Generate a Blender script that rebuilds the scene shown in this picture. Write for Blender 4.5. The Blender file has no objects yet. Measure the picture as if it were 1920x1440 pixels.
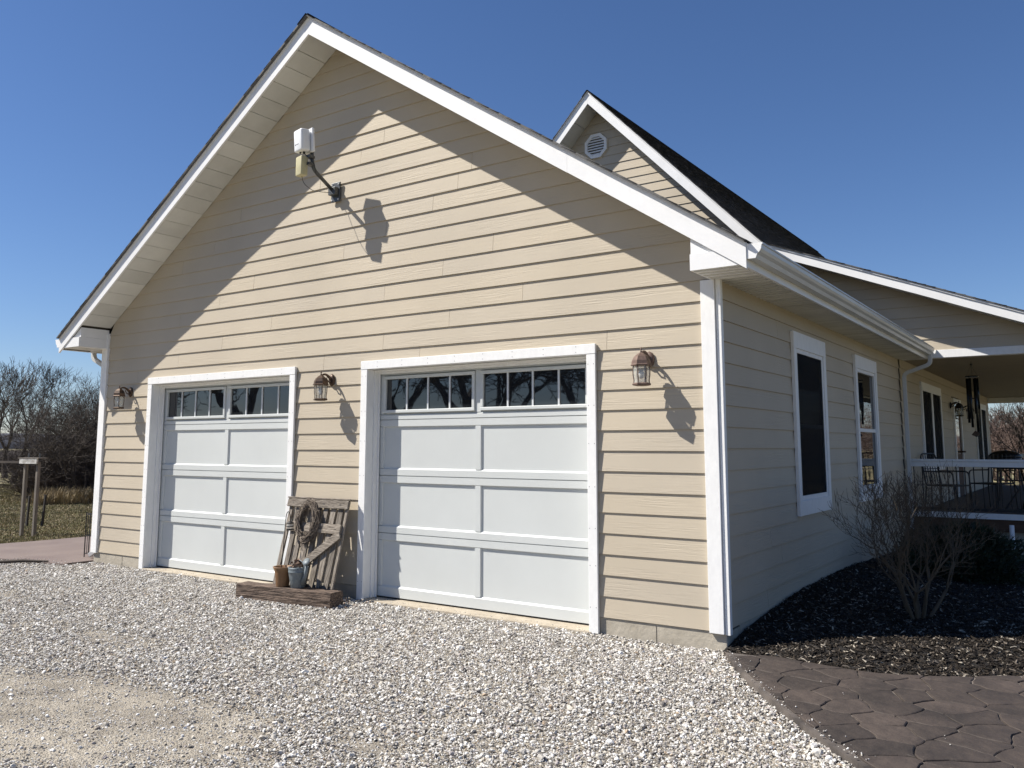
import bpy, bmesh, math, random
import numpy as np
from mathutils import Vector, Matrix, Euler, noise
random.seed(7)
rng = np.random.default_rng(11)
D = bpy.data
scn = bpy.context.scene
col = scn.collection
R = math.radians

# ------------------------------------------------------------------ camera
YAW, PITCH, ROLL = 0.6036, 0.1224, 0.0007
CAM = Vector((2.4957, -6.6673, 1.4603))
fw = Vector((-math.sin(YAW)*math.cos(PITCH), math.cos(YAW)*math.cos(PITCH), math.sin(PITCH)))
rt = Vector((math.cos(YAW), math.sin(YAW), 0)); up = rt.cross(fw)
r2 = rt*math.cos(ROLL)+up*math.sin(ROLL); u2 = up*math.cos(ROLL)-rt*math.sin(ROLL)
cam = D.cameras.new('camera'); camo = D.objects.new('camera', cam); col.objects.link(camo)
m = Matrix((r2, u2, -fw)).transposed().to_4x4(); m.translation = CAM
camo.matrix_world = m
cam.sensor_width = 36; cam.sensor_fit = 'HORIZONTAL'; cam.lens = 1587.75/1920*36
cam.shift_x = 6.14/1920; cam.shift_y = -78.34/1920
cam.clip_end = 3000; cam.clip_start = 0.05
scn.camera = camo

# ------------------------------------------------------------------ light
SUN = Vector((1.5, 1.0, -2.0)).normalized()
EL = math.asin(-SUN.z); AZ = math.atan2(-SUN.x, -SUN.y)
w = D.worlds.new('World'); scn.world = w; w.use_nodes = True
nt = w.node_tree
bg = nt.nodes['Background']
sky = nt.nodes.new('ShaderNodeTexSky'); sky.sky_type = 'NISHITA'; sky.sun_disc = False
sky.sun_elevation = EL; sky.sun_rotation = AZ
sky.air_density = 1.0; sky.dust_density = 0.25; sky.ozone_density = 5.0; sky.altitude = 250
hs = nt.nodes.new('ShaderNodeHueSaturation'); hs.inputs['Saturation'].default_value = 1.08
tn = nt.nodes.new('ShaderNodeMixRGB'); tn.blend_type = 'MULTIPLY'; tn.inputs[0].default_value = 1; tn.inputs[2].default_value = (1.01, 1.0, 1.12, 1)
nt.links.new(sky.outputs[0], hs.inputs['Color']); nt.links.new(hs.outputs[0], tn.inputs[1]); nt.links.new(tn.outputs[0], bg.inputs[0])
bg.inputs[1].default_value = 0.063
sl = D.lights.new('sun', 'SUN'); sl.energy = 5.0; sl.angle = R(0.53); sl.color = (1.0, 0.945, 0.86)
slo = D.objects.new('sun', sl); col.objects.link(slo)
slo.rotation_euler = SUN.to_track_quat('-Z', 'Y').to_euler(); slo.location = (0, 0, 30)
scn.view_settings.view_transform = 'Standard'; scn.view_settings.look = 'None'
scn.view_settings.exposure = 0.64; scn.view_settings.gamma = 1
scn.view_settings.use_curve_mapping = False
scn.render.engine = 'CYCLES'

# ------------------------------------------------------------------ materials
def lin(c):
    return tuple(c)+(1,) if len(c) == 3 else tuple(c)
def mat(name, c, rough=.6, metal=0, var=0.0, vscale=6, bump=0, bscale=30, stretch=(1, 1, 1), detail=6,
        c2=None, rnd=0.0, island=False, spec=.5, dist=.01, coat=0):
    m = D.materials.new(name); m.use_nodes = True
    n = m.node_tree.nodes; l = m.node_tree.links
    b = n['Principled BSDF']
    b.inputs['Base Color'].default_value = lin(c); b.inputs['Roughness'].default_value = rough
    b.inputs['Metallic'].default_value = metal; b.inputs['Specular IOR Level'].default_value = spec
    tc = n.new('ShaderNodeTexCoord'); mp = n.new('ShaderNodeMapping'); mp.inputs['Scale'].default_value = stretch
    l.new(tc.outputs['Object'], mp.inputs['Vector'])
    colsock = None
    if var or c2:
        nz = n.new('ShaderNodeTexNoise'); nz.inputs['Scale'].default_value = vscale; nz.inputs['Detail'].default_value = detail
        nz.inputs['Roughness'].default_value = .6
        l.new(mp.outputs[0], nz.inputs['Vector'])
        mx = n.new('ShaderNodeMixRGB')
        if c2: a, bb = lin(c), lin(c2)
        else:
            a = tuple(x*(1-var) for x in c)+(1,); bb = tuple(min(1, x*(1+var)) for x in c)+(1,)
        mx.inputs[1].default_value = a; mx.inputs[2].default_value = bb
        rp = n.new('ShaderNodeMapRange'); rp.inputs['From Min'].default_value = .33; rp.inputs['From Max'].default_value = .67
        l.new(nz.outputs['Fac'], rp.inputs[0]); l.new(rp.outputs[0], mx.inputs[0]); colsock = mx.outputs[0]
    if rnd:
        if island:
            gi = n.new('ShaderNodeNewGeometry'); rs = gi.outputs['Random Per Island']
        else:
            gi = n.new('ShaderNodeObjectInfo'); rs = gi.outputs['Random']
        mr = n.new('ShaderNodeMapRange'); mr.inputs['To Min'].default_value = 1-rnd; mr.inputs['To Max'].default_value = 1+rnd
        l.new(rs, mr.inputs[0])
        hv = n.new('ShaderNodeHueSaturation'); l.new(mr.outputs[0], hv.inputs['Value'])
        if colsock: l.new(colsock, hv.inputs['Color'])
        else: hv.inputs['Color'].default_value = lin(c)
        colsock = hv.outputs[0]
    if colsock: l.new(colsock, b.inputs['Base Color'])
    if bump:
        nb = n.new('ShaderNodeTexNoise'); nb.inputs['Scale'].default_value = bscale; nb.inputs['Detail'].default_value = 5
        l.new(mp.outputs[0], nb.inputs['Vector'])
        bp = n.new('ShaderNodeBump'); bp.inputs['Strength'].default_value = bump; bp.inputs['Distance'].default_value = dist
        l.new(nb.outputs['Fac'], bp.inputs['Height']); l.new(bp.outputs[0], b.inputs['Normal'])
    return m

def siding_mat():
    m = D.materials.new('siding_paint'); m.use_nodes = True
    n = m.node_tree.nodes; l = m.node_tree.links; b = n['Principled BSDF']
    tc = n.new('ShaderNodeTexCoord'); oi = n.new('ShaderNodeObjectInfo')
    mp = n.new('ShaderNodeMapping'); mp.inputs['Scale'].default_value = (1.3, 1.3, 30)
    ml = n.new('ShaderNodeMath'); ml.operation = 'MULTIPLY'; ml.inputs[1].default_value = 37
    l.new(oi.outputs['Random'], ml.inputs[0]); l.new(tc.outputs['Object'], mp.inputs['Vector'])
    # grain
    nz = n.new('ShaderNodeTexNoise'); nz.noise_dimensions = '4D'; nz.inputs['Scale'].default_value = 2.6
    nz.inputs['Detail'].default_value = 7; nz.inputs['Roughness'].default_value = .62; nz.inputs['Distortion'].default_value = .35
    l.new(mp.outputs[0], nz.inputs['Vector']); l.new(ml.outputs[0], nz.inputs['W'])
    # where the emboss shows strongly
    n2 = n.new('ShaderNodeTexNoise'); n2.noise_dimensions = '4D'; n2.inputs['Scale'].default_value = 1.1
    mp2 = n.new('ShaderNodeMapping'); mp2.inputs['Scale'].default_value = (1, 1, 7)
    l.new(tc.outputs['Object'], mp2.inputs['Vector']); l.new(mp2.outputs[0], n2.inputs['Vector']); l.new(ml.outputs[0], n2.inputs['W'])
    mr = n.new('ShaderNodeMapRange'); mr.inputs[1].default_value = .42; mr.inputs[2].default_value = .66
    mr.inputs[3].default_value = .07; mr.inputs[4].default_value = .95
    l.new(n2.outputs['Fac'], mr.inputs[0])
    bp = n.new('ShaderNodeBump'); bp.inputs['Distance'].default_value = .006
    l.new(nz.outputs['Fac'], bp.inputs['Height']); l.new(mr.outputs[0], bp.inputs['Strength'])
    l.new(bp.outputs[0], b.inputs['Normal'])
    # colour: per board tone plus soft weathering
    mx = n.new('ShaderNodeMixRGB'); mx.inputs[1].default_value = (.462, .405, .319, 1); mx.inputs[2].default_value = (.482, .417, .318, 1)
    l.new(oi.outputs['Random'], mx.inputs[0])
    n3 = n.new('ShaderNodeTexNoise'); n3.inputs['Scale'].default_value = .9; n3.inputs['Detail'].default_value = 5
    l.new(tc.outputs['Object'], n3.inputs['Vector'])
    m3 = n.new('ShaderNodeMapRange'); m3.inputs[1].default_value = .3; m3.inputs[2].default_value = .7; m3.inputs[3].default_value = .93; m3.inputs[4].default_value = 1.06
    l.new(n3.outputs['Fac'], m3.inputs[0])
    hv = n.new('ShaderNodeHueSaturation'); l.new(mx.outputs[0], hv.inputs['Color']); l.new(m3.outputs[0], hv.inputs['Value'])
    l.new(hv.outputs[0], b.inputs['Base Color'])
    b.inputs['Roughness'].default_value = .62; b.inputs['Specular IOR Level'].default_value = .35
    return m

def ramp_mat(name, stops, rough=.8, bump=0, bscale=80, vari=.12, island=False):
    """colour picked per instance from a constant ramp"""
    m = D.materials.new(name); m.use_nodes = True
    n = m.node_tree.nodes; l = m.node_tree.links; b = n['Principled BSDF']
    if island:
        oi = n.new('ShaderNodeNewGeometry'); rs = oi.outputs['Random Per Island']
    else:
        oi = n.new('ShaderNodeObjectInfo'); rs = oi.outputs['Random']
    cr = n.new('ShaderNodeValToRGB'); cr.color_ramp.interpolation = 'CONSTANT'
    e = cr.color_ramp.elements
    e[0].position = 0; e[0].color = stops[0][1]+(1,)
    e[1].position = stops[1][0]; e[1].color = stops[1][1]+(1,)
    for p, c in stops[2:]:
        x = e.new(p); x.color = c+(1,)
    l.new(rs, cr.inputs[0])
    tc = n.new('ShaderNodeTexCoord')
    nz = n.new('ShaderNodeTexNoise'); nz.inputs['Scale'].default_value = bscale; l.new(tc.outputs['Object'], nz.inputs['Vector'])
    mr = n.new('ShaderNodeMapRange'); mr.inputs[1].default_value = .3; mr.inputs[2].default_value = .7
    mr.inputs[3].default_value = 1-vari; mr.inputs[4].default_value = 1+vari
    l.new(nz.outputs['Fac'], mr.inputs[0])
    hv = n.new('ShaderNodeHueSaturation'); l.new(cr.outputs[0], hv.inputs['Color']); l.new(mr.outputs[0], hv.inputs['Value'])
    l.new(hv.outputs[0], b.inputs['Base Color']); b.inputs['Roughness'].default_value = rough
    b.inputs['Specular IOR Level'].default_value = .3
    if bump:
        bp = n.new('ShaderNodeBump'); bp.inputs['Strength'].default_value = bump; bp.inputs['Distance'].default_value = .01
        l.new(nz.outputs['Fac'], bp.inputs['Height']); l.new(bp.outputs[0], b.inputs['Normal'])
    return m

M = {}
M['siding'] = siding_mat()
M['trim'] = mat('white_trim_paint', (.79, .79, .78), .5, var=.035, vscale=3, bump=.30, bscale=9, stretch=(8, 8, 3), dist=.003)
M['fascia'] = mat('white_coil_metal', (.79, .79, .785), .38, var=.04, vscale=1.6, bump=.35, bscale=1.4, dist=.02)
M['door'] = mat('white_door_steel', (.553, .575, .566), .42, var=.03, vscale=1.3, bump=.16, bscale=140, dist=.002)
M['soffit'] = mat('vinyl_soffit', (.62, .62, .59), .5, var=.06, vscale=3, rnd=.10)
M['gutter'] = mat('gutter_metal', (.52, .53, .53), .35, var=.07, vscale=2)
M['concrete'] = mat('foundation_concrete', (.33, .295, .235), .85, c2=(.43, .39, .32), vscale=4, bump=.5, bscale=25)
M['threshold'] = mat('threshold_concrete', (.34, .29, .22), .9, c2=(.44, .39, .31), vscale=7, bump=.4, bscale=40)
M['sheath'] = mat('dark_sheathing', (.06, .055, .045), .9)
M['shingle'] = mat('asphalt_shingle', (.024, .023, .024), .92, var=.35, vscale=60, bump=.6, bscale=220, rnd=.3, island=True, spec=.25)
M['drip'] = mat('starter_shingle', (.10, .098, .096), .8, var=.3, vscale=30)
M['black_rubber'] = mat('black_rubber', (.015, .015, .016), .7)
M['muntin'] = mat('white_muntin', (.62, .64, .65), .4)
def glass_mat(name, c, rough):
    m = D.materials.new(name); m.use_nodes = True
    n = m.node_tree.nodes; l = m.node_tree.links; b = n['Principled BSDF']
    b.inputs['Base Color'].default_value = c+(1,); b.inputs['Roughness'].default_value = rough
    b.inputs['IOR'].default_value = 1.75; b.inputs['Specular IOR Level'].default_value = .5
    tc = n.new('ShaderNodeTexCoord'); nz = n.new('ShaderNodeTexNoise'); nz.inputs['Scale'].default_value = 2.2
    l.new(tc.outputs['Object'], nz.inputs['Vector'])
    bp = n.new('ShaderNodeBump'); bp.inputs['Strength'].default_value = .06; bp.inputs['Distance'].default_value = .02
    l.new(nz.outputs['Fac'], bp.inputs['Height']); l.new(bp.outputs[0], b.inputs['Normal'])
    return m
M['glass'] = glass_mat('window_glass', (.012, .014, .017), .015)  # opaque pane; the dark of the interior behind is put into its colour
M['screen'] = mat('insect_screen', (.008, .009, .012), .75, spec=.08)
_n = M['screen'].node_tree.nodes; _l = M['screen'].node_tree.links; _tr = _n.new('ShaderNodeBsdfTransparent'); _mx = _n.new('ShaderNodeMixShader'); _mx.inputs[0].default_value = .62
_l.new(_tr.outputs[0], _mx.inputs[1]); _l.new(_n['Principled BSDF'].outputs[0], _mx.inputs[2]); _l.new(_mx.outputs[0], _n['Material Output'].inputs[0])
M['bronze'] = mat('aged_bronze', (.045, .032, .024), .45, metal=.5, c2=(.11, .065, .04), vscale=30)
M['copper'] = mat('weathered_copper_brown', (.085, .055, .042), .6, metal=.2, c2=(.19, .125, .10), vscale=26)
M['lampglass'] = mat('frosted_lamp_glass', (.62, .63, .58), .25, var=.06, vscale=40)
_g = M['lampglass']; _n = _g.node_tree.nodes; _l = _g.node_tree.links; _tr = _n.new('ShaderNodeBsdfTransparent'); _mx = _n.new('ShaderNodeMixShader'); _mx.inputs[0].default_value = .34
_l.new(_tr.outputs[0], _mx.inputs[1]); _l.new(_n['Principled BSDF'].outputs[0], _mx.inputs[2]); _l.new(_mx.outputs[0], _n['Material Output'].inputs[0])
M['bulb'] = mat('bulb_white', (.8, .8, .78), .2)
M['ant_white'] = mat('antenna_white_plastic', (.78, .79, .80), .35, var=.03)
M['ant_yellow'] = mat('yellowed_plastic', (.46, .42, .25), .5, var=.08, vscale=20)
M['galv'] = mat('dark_galvanised_pipe', (.10, .105, .11), .45, metal=.6, var=.2, vscale=40)
M['cable'] = mat('black_cable', (.02, .02, .02), .5)
M['greywood'] = mat('weathered_grey_wood', (.10, .082, .065), .9, c2=(.29, .255, .215), vscale=9, bump=.8, bscale=14, stretch=(7, 7, .9), rnd=.22, dist=.015)
M['railwood'] = mat('weathered_rail_wood', (.11, .09, .07), .9, c2=(.31, .27, .225), vscale=9, bump=.9, bscale=14, stretch=(1.2, 7, 7), rnd=.15, dist=.015)
M['timber'] = mat('creosote_timber', (.030, .019, .014), .92, c2=(.20, .145, .11), vscale=6, bump=1, bscale=7, stretch=(1.0, 7, 9), dist=.03)
M['vine'] = mat('dry_vine', (.07, .052, .04), .9, c2=(.27, .225, .18), vscale=60, rnd=.3, island=True)
M['terracotta'] = mat('brown_pot_clay', (.17, .085, .035), .6, c2=(.24, .14, .07), vscale=12)
M['zinc'] = mat('blue_grey_zinc', (.13, .155, .17), .55, metal=.2, c2=(.19, .22, .235), vscale=14, bump=.2, bscale=30)
M['driedleaf'] = mat('dried_brown_leaf', (.09, .055, .035), .9, c2=(.28, .2, .15), vscale=30, rnd=.3, island=True)
M['iron'] = mat('black_iron', (.018, .018, .02), .5, metal=.3)
M['porch_wood'] = mat('brown_deck_rim', (.10, .055, .032), .8, var=.2, vscale=8, stretch=(1, 1, 6))
M['deck'] = mat('deck_boards', (.075, .055, .043), .8, var=.2, vscale=7)
M['ceil'] = mat('porch_ceiling_tan', (.31, .265, .205), .6, var=.06, vscale=3)
M['mulchbase'] = mat('mulch_soil', (.012, .010, .009), .95, var=.4, vscale=30, bump=1, bscale=40, dist=.03)
M['slabedge'] = mat('patio_slab_edge', (.22, .185, .15), .9, var=.2, vscale=9, bump=.6, bscale=30)
M['joint'] = mat('patio_joint', (.03, .025, .023), .9, c2=(.17, .145, .125), vscale=3)
M['patio'] = mat('stamped_stone', (.026, .020, .017), .76, c2=(.066, .050, .041), vscale=2.6, bump=.9, bscale=11, rnd=.24, dist=.02, detail=9)
M['pinkpad'] = mat('red_stained_concrete', (.150, .112, .098), .8, c2=(.195, .152, .130), vscale=1.4, bump=.2, bscale=30, stretch=(1, 1, 1))
M['bark'] = mat('tree_bark', (.060, .048, .040), .9, var=.3, vscale=2)
M['barkfar'] = mat('thicket_bark', (.072, .058, .052), .9, var=.25, vscale=.5)
M['barkred'] = mat('reddish_bark', (.15, .105, .085), .9, var=.25, vscale=.5)
M['bushbark'] = mat('shrub_bark', (.095, .074, .050), .85, var=.25, vscale=9)
M['evergreen'] = mat('evergreen_needles', (.016, .028, .012), .8, rnd=.4, island=True)
M['postwood'] = mat('grey_post_wood', (.13, .115, .095), .9, c2=(.22, .19, .16), vscale=5, stretch=(6, 6, 1), bump=.5, bscale=9)
M['whiteboard'] = mat('peeling_white_board', (.66, .65, .62), .8, c2=(.30, .28, .25), vscale=16)
M['steelpost'] = mat('rusty_steel_post', (.028, .024, .024), .8)
M['chime'] = mat('dark_chime_metal', (.03, .035, .04), .25, metal=.8)
M['grillcover'] = mat('black_enamel', (.008, .008, .012), .3)
M['chairmetal'] = mat('dark_patio_metal', (.02, .02, .022), .5)
M['hill'] = mat('haze_tinted_hill', (.062, .066, .082), .95, var=.25, vscale=.03)  # bluish cast of distance haze is put into the wood colour

# ------------------------------------------------------------------ mesh helpers
def bx(bm, x0, x1, y0, y1, z0, z1, bev=0):
    v = [bm.verts.new(p) for p in ((x0, y0, z0), (x1, y0, z0), (x1, y1, z0), (x0, y1, z0), (x0, y0, z1), (x1, y0, z1), (x1, y1, z1), (x0, y1, z1))]
    fs = [bm.faces.new([v[i] for i in f]) for f in ((3, 2, 1, 0), (4, 5, 6, 7), (0, 1, 5, 4), (1, 2, 6, 5), (2, 3, 7, 6), (3, 0, 4, 7))]
    if bev:
        es = {e for f in fs for e in f.edges}
        bmesh.ops.bevel(bm, geom=list(es), offset=bev, segments=1, affect='EDGES')
def prism(bm, pts, d):
    """polygon pts (3D, planar) extruded by vector d"""
    d = Vector(d)
    a = [bm.verts.new(p) for p in pts]; b = [bm.verts.new(Vector(p)+d) for p in pts]
    n = len(pts)
    bm.faces.new(a); bm.faces.new(b[::-1])
    for i in range(n):
        bm.faces.new((a[i], b[i], b[(i+1) % n], a[(i+1) % n]))
def tube(bm, pts, rad, sides=8, cap=True):
    pts = [Vector(p) for p in pts]; n = len(pts)
    rads = rad if isinstance(rad, (list, tuple)) else [rad]*n
    rings = []; prev = None
    for i, p in enumerate(pts):
        t = (pts[min(i+1, n-1)]-pts[max(i-1, 0)])
        if t.length < 1e-9: t = Vector((0, 0, 1))
        t.normalize()
        if prev is None:
            a = t.orthogonal().normalized()
        else:
            a = (prev-t*prev.dot(t))
            a = a.normalized() if a.length > 1e-6 else t.orthogonal().normalized()
        prev = a; b = t.cross(a)
        rings.append([bm.verts.new(p+(a*math.cos(2*math.pi*k/sides)+b*math.sin(2*math.pi*k/sides))*rads[i]) for k in range(sides)])
    for i in range(n-1):
        for k in range(sides):
            bm.faces.new((rings[i][k], rings[i][(k+1) % sides], rings[i+1][(k+1) % sides], rings[i+1][k]))
    if cap:
        bm.faces.new(rings[0][::-1]); bm.faces.new(rings[-1])
def lathe(bm, prof, sides=24, c=(0, 0, 0), rot=0, closed=False):
    rings = []
    for r, z in prof:
        rings.append([bm.verts.new((c[0]+r*math.cos(rot+2*math.pi*k/sides), c[1]+r*math.sin(rot+2*math.pi*k/sides), c[2]+z)) for k in range(sides)])
    for i in range(len(rings)-1):
        for k in range(sides):
            bm.faces.new((rings[i][k], rings[i][(k+1) % sides], rings[i+1][(k+1) % sides], rings[i+1][k]))
    bm.faces.new(rings[0][::-1]); bm.faces.new(rings[-1])
def obj(name, bm, m, parent=None, smooth=False, label=None, mw=None):
    me = D.meshes.new(name)
    if isinstance(bm, bmesh.types.BMesh):
        bmesh.ops.recalc_face_normals(bm, faces=bm.faces)
        bm.to_mesh(me); bm.free()
    else:
        me = bm
    if m is not None and not me.materials: me.materials.append(m)
    if smooth:
        for p in me.polygons: p.use_smooth = True
    o = D.objects.new(name, me); col.objects.link(o)
    if parent: o.parent = parent
    if label: o['label'] = label
    return o
def thing(name, label, cat, loc=(0, 0, 0), group=None, rot=(0, 0, 0)):
    o = D.objects.new(name, None); col.objects.link(o); o.location = loc; o.rotation_euler = rot
    o['label'] = label; o['category'] = cat
    if group: o['group'] = group
    o.empty_display_size = .1
    return o
def tag(o, label, cat, group=None):
    o['label'] = label; o['category'] = cat
    if group: o['group'] = group
    return o
def struct(o): o['kind'] = 'structure'; return o
def stuff(o): o['kind'] = 'stuff'; return o
def nb(): return bmesh.new()
def soft(o, w=.004, seg=2):
    md = o.modifiers.new('bevel', 'BEVEL'); md.width = w; md.segments = seg; md.limit_method = 'ANGLE'; md.angle_limit = R(35)
    return o

# ------------------------------------------------------------------ ground height
def smooth(a, b, x):
    t = max(0, min(1, (x-a)/(b-a))); return t*t*(3-2*t)
GZ = -.155
def lawn_z(x, y):
    d = math.hypot(x+4.5, y)
    return -.17 + smooth(12, 60, d)*(.25*noise.noise(Vector((x*.03, y*.03, 1)))-.05) + .015*noise.noise(Vector((x*.7, y*.7, 3)))
def ground_sheet():
    bm = nb()
    rs = [0, 3, 6, 9, 12, 15, 18, 22, 27, 33, 40, 50, 65, 85, 120, 180, 300, 600, 1400]; ns = 72
    prev = None
    for r in rs:
        ring = []
        for k in range(ns):
            a = 2*math.pi*k/ns; x, y = -4.5+r*math.cos(a), r*math.sin(a)
            ring.append(bm.verts.new((x, y, lawn_z(x, y)-.03)))
            if r == 0: break
        if prev:
            for k in range(ns):
                if len(prev) == 1: bm.faces.new((prev[0], ring[k], ring[(k+1) % ns]))
                else: bm.faces.new((prev[k], ring[k], ring[(k+1) % ns], prev[(k+1) % ns]))
        prev = ring
    m = D.materials.new('lawn_ground'); m.use_nodes = True
    n = m.node_tree.nodes; l = m.node_tree.links; b = n['Principled BSDF']; b.inputs['Roughness'].default_value = .95
    tc = n.new('ShaderNodeTexCoord')
    n1 = n.new('ShaderNodeTexNoise'); n1.inputs['Scale'].default_value = .35; n1.inputs['Detail'].default_value = 8; n1.inputs['Roughness'].default_value = .65
    l.new(tc.outputs['Object'], n1.inputs['Vector'])
    cr = n.new('ShaderNodeValToRGB'); e = cr.color_ramp.elements
    e[0].position = .35; e[0].color = (.17, .165, .075, 1); e[1].position = .62; e[1].color = (.29, .235, .14, 1)
    x = e.new(.5); x.color = (.23, .20, .105, 1)
    l.new(n1.outputs['Fac'], cr.inputs[0])
    n2 = n.new('ShaderNodeTexNoise'); n2.inputs['Scale'].default_value = 9; n2.inputs['Detail'].default_value = 6; l.new(tc.outputs['Object'], n2.inputs['Vector'])
    mr = n.new('ShaderNodeMapRange'); mr.inputs[1].default_value = .3; mr.inputs[2].default_value = .7; mr.inputs[3].default_value = .6; mr.inputs[4].default_value = 1.3
    l.new(n2.outputs['Fac'], mr.inputs[0])
    hv = n.new('ShaderNodeHueSaturation'); l.new(cr.outputs[0], hv.inputs['Color']); l.new(mr.outputs[0], hv.inputs['Value']); l.new(hv.outputs[0], b.inputs['Base Color'])
    bp = n.new('ShaderNodeBump'); bp.inputs['Distance'].default_value = .05; bp.inputs['Strength'].default_value = .8
    l.new(n2.outputs['Fac'], bp.inputs['Height']); l.new(bp.outputs[0], b.inputs['Normal'])
    o = obj('lawn', bm, m, smooth=True); return struct(o)
lawn = ground_sheet()

# ------------------------------------------------------------------ HOUSE
E = .178                       # board exposure
XC, TOPZ, PT = -4.56, 6.317, .667
GX0 = -9.185
def rake_top(x): return TOPZ-PT*abs(x-XC)
FB = .207                      # fascia depth (vertical)
house = thing('house', 'tan lap sided house with white trimmed double garage gable and covered porch', 'house', (0, 0, 0))
nboards = [0]
def board(parent, mapf, ua0, ub0, ua1, ub1, z, h=E):
    """board with bottom edge ua0..ub0, top edge ua1..ub1"""
    bm = nb(); t = .0156
    P = lambda u, o, zz: mapf(u, o, zz)
    jit = random.uniform(-.0008, .0008); lift = random.uniform(-.001, .001)
    pts = [P(ua0, .0+jit, z+lift), P(ub0, .0+jit, z-lift), P(ub0, -t, z-lift), P(ua0, -t, z+lift),
           P(ua1, -.0132, z+h-.0006), P(ub1, -.0132, z+h-.0006), P(ub1, -.0132-.006, z+h-.0006), P(ua1, -.0132-.006, z+h-.0006)]
    v = [bm.verts.new(p) for p in pts]
    for f in ((0, 1, 2, 3), (4, 5, 6, 7), (0, 1, 5, 4), (1, 2, 6, 5), (2, 3, 7, 6), (3, 0, 4, 7)):
        bm.faces.new([v[i] for i in f])
    nboards[0] += 1
    return obj('siding_board', bm, M['siding'], parent)
front = lambda y0: (lambda u, o, z: (u, y0-o, z))
sidem = lambda x0: (lambda u, o, z: (x0+o, u, z))
def lay(parent, mapf, z0, n, rng_f, holes=[], seams=None, blen=3.66):
    for i in range(n):
        z = z0+i*E
        a0, b0 = rng_f(z+.001); a1, b1 = rng_f(z+E)
        if b0-a0 < .15: continue
        if b1-a1 < .02: a1 = b1 = (a1+b1)/2; a1 -= .01; b1 += .01
        cuts = [(a0, b0)]
        for hx0, hx1, hz0, hz1 in holes:
            if z+E*.6 > hz0 and z+E*.4 < hz1:
                nc = []
                for p, q in cuts:
                    if hx1 <= p or hx0 >= q: nc.append((p, q)); continue
                    if p < hx0: nc.append((p, hx0))
                    if q > hx1: nc.append((hx1, q))
                cuts = nc
        sm = list(seams.get(i, [])) if seams else []
        for p, q in cuts:
            pts = [p]
            inner = sorted(s for s in sm if p+.2 < s < q-.2)
            if not inner and q-p > blen*1.1:
                s = p+random.uniform(.25, .95)*blen
                while s < q-.3: inner.append(s); s += blen
            else:
                ext = []
                if inner:
                    s = inner[0]-blen
                    while s > p+.4: ext.append(s); s -= blen
                    s = inner[-1]+blen
                    while s < q-.4: ext.append(s); s += blen
                inner = sorted(inner+ext)
            pts += inner+[q]
            for k in range(len(pts)-1):
                u0, u1 = pts[k], pts[k+1]
                ga = .0016 if k else 0; gb = .0016 if k < len(pts)-2 else 0
                ta = a1+.0 if abs(u0-a0) < 1e-6 else u0; tb = b1 if abs(u1-b0) < 1e-6 else u1
                board(parent, mapf, u0+ga, u1-gb, ta+ga, tb-gb, z)

# --- garage front wall
DR = (-3.94, -1.235); DL = (-7.912, -5.176)      # door openings
HD = 2.285; CW = .091
bm = nb()
gab = [(GX0+.02, .02, -.0), (-.02, .02, 0), (-.02, .02, 3.0), (XC, .02, 6.1), (GX0+.02, .02, 3.0)]
# sheathing in pieces round the door openings
def wq(bm, x0, x1, z0, z1, y0=.02, y1=.14): bx(bm, x0, x1, y0, y1, z0, z1)
wq(bm, GX0+.02, DL[0]-.03, 0, HD+.04); wq(bm, DL[1]+.03, DR[0]-.03, 0, HD+.04); wq(bm, DR[1]+.03, -.02, 0, HD+.04)
prism(bm, [(GX0+.02, .02, HD+.041), (-.02, .02, HD+.041), (-.02, .02, 3.02), (XC, .02, 6.08), (GX0+.02, .02, 3.02)], (0, .12, 0))
fwall = obj('wall', bm, M['sheath'], house, label='sunlit tan gable wall around the two garage doors')
seam_px = [(-2.295, 3.374), (-2.931, 3.19), (-1.943, 2.843), (-2.84, 2.67), (-1.041, 2.329), (-5.921, 3.383), (-6.579, 3.204), (-5.569, 2.839), (-6.492, 2.671), (-7.391, 2.503), (-4.65, 2.315), (-3.787, 4.826), (-4.138, 4.643), (-4.787, 4.453), (-4.376, 3.56), (-3.734, 3.752), (-3.743, 2.494), (-3.23, 2.388), (-2.742, 4.104), (-3.073, 3.898), (-3.739, 3.033)]
seams = {}
for x, z in seam_px: seams.setdefault(int(round((z-.02)/E)), []).append(x)
def fr(z):
    hi = 6.14
    if z <= 2.83: return (-9.045, -.144)
    half = (hi-z)/PT
    return (max(-9.045, XC-half), min(-.01, XC+half))
lay(fwall, front(0), 0, 35, fr, [(DR[0]-.05, DR[1]+.05, -1, HD), (DL[0]-.05, DL[1]+.05, -1, HD)], seams)

# --- garage side wall
bm = nb(); bx(bm, -.14, -.02, .14, 7.9, 0, 2.84)
swall = obj('wall', bm, M['sheath'], house, label='shaded side wall with two tall windows')
W1 = (2.02, 3.25, .77, 2.635); W2 = (4.71, 5.98, .77, 2.635)
lay(swall, sidem(0), .02, 16, lambda z: (.045, 7.83), [(w_[0]+.03, w_[1]-.03, .93, 2.45) for w_ in (W1, W2)])

# --- foundation
bm = nb()
for a, b in ((GX0+.03, DL[0]-.03), (DL[1]+.03, DR[0]-.03), (DR[1]+.03, -.012)):
    bx(bm, a, b, .012, .30, -.5, -.003)
bx(bm, -.31, -.008, .30, 21.4, -.5, .017)
bx(bm, GX0+.02, GX0+.3, .30, 7.9, -.5, -.003)
f = obj('foundation', bm, M['concrete'], house); soft(f, .006)
bm = nb()
for a, b in (DL, DR): bx(bm, a-.028, b+.028, -.03, .60, -.45, -.128)
th = obj('threshold', bm, M['threshold'], house); soft(th, .008)
for nx in (-8.45, -.62): 
    bm = nb(); bx(bm, nx, nx+.003, .009, .02, -.3, -.02); obj('form_seam', bm, M['sheath'], f)

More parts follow.
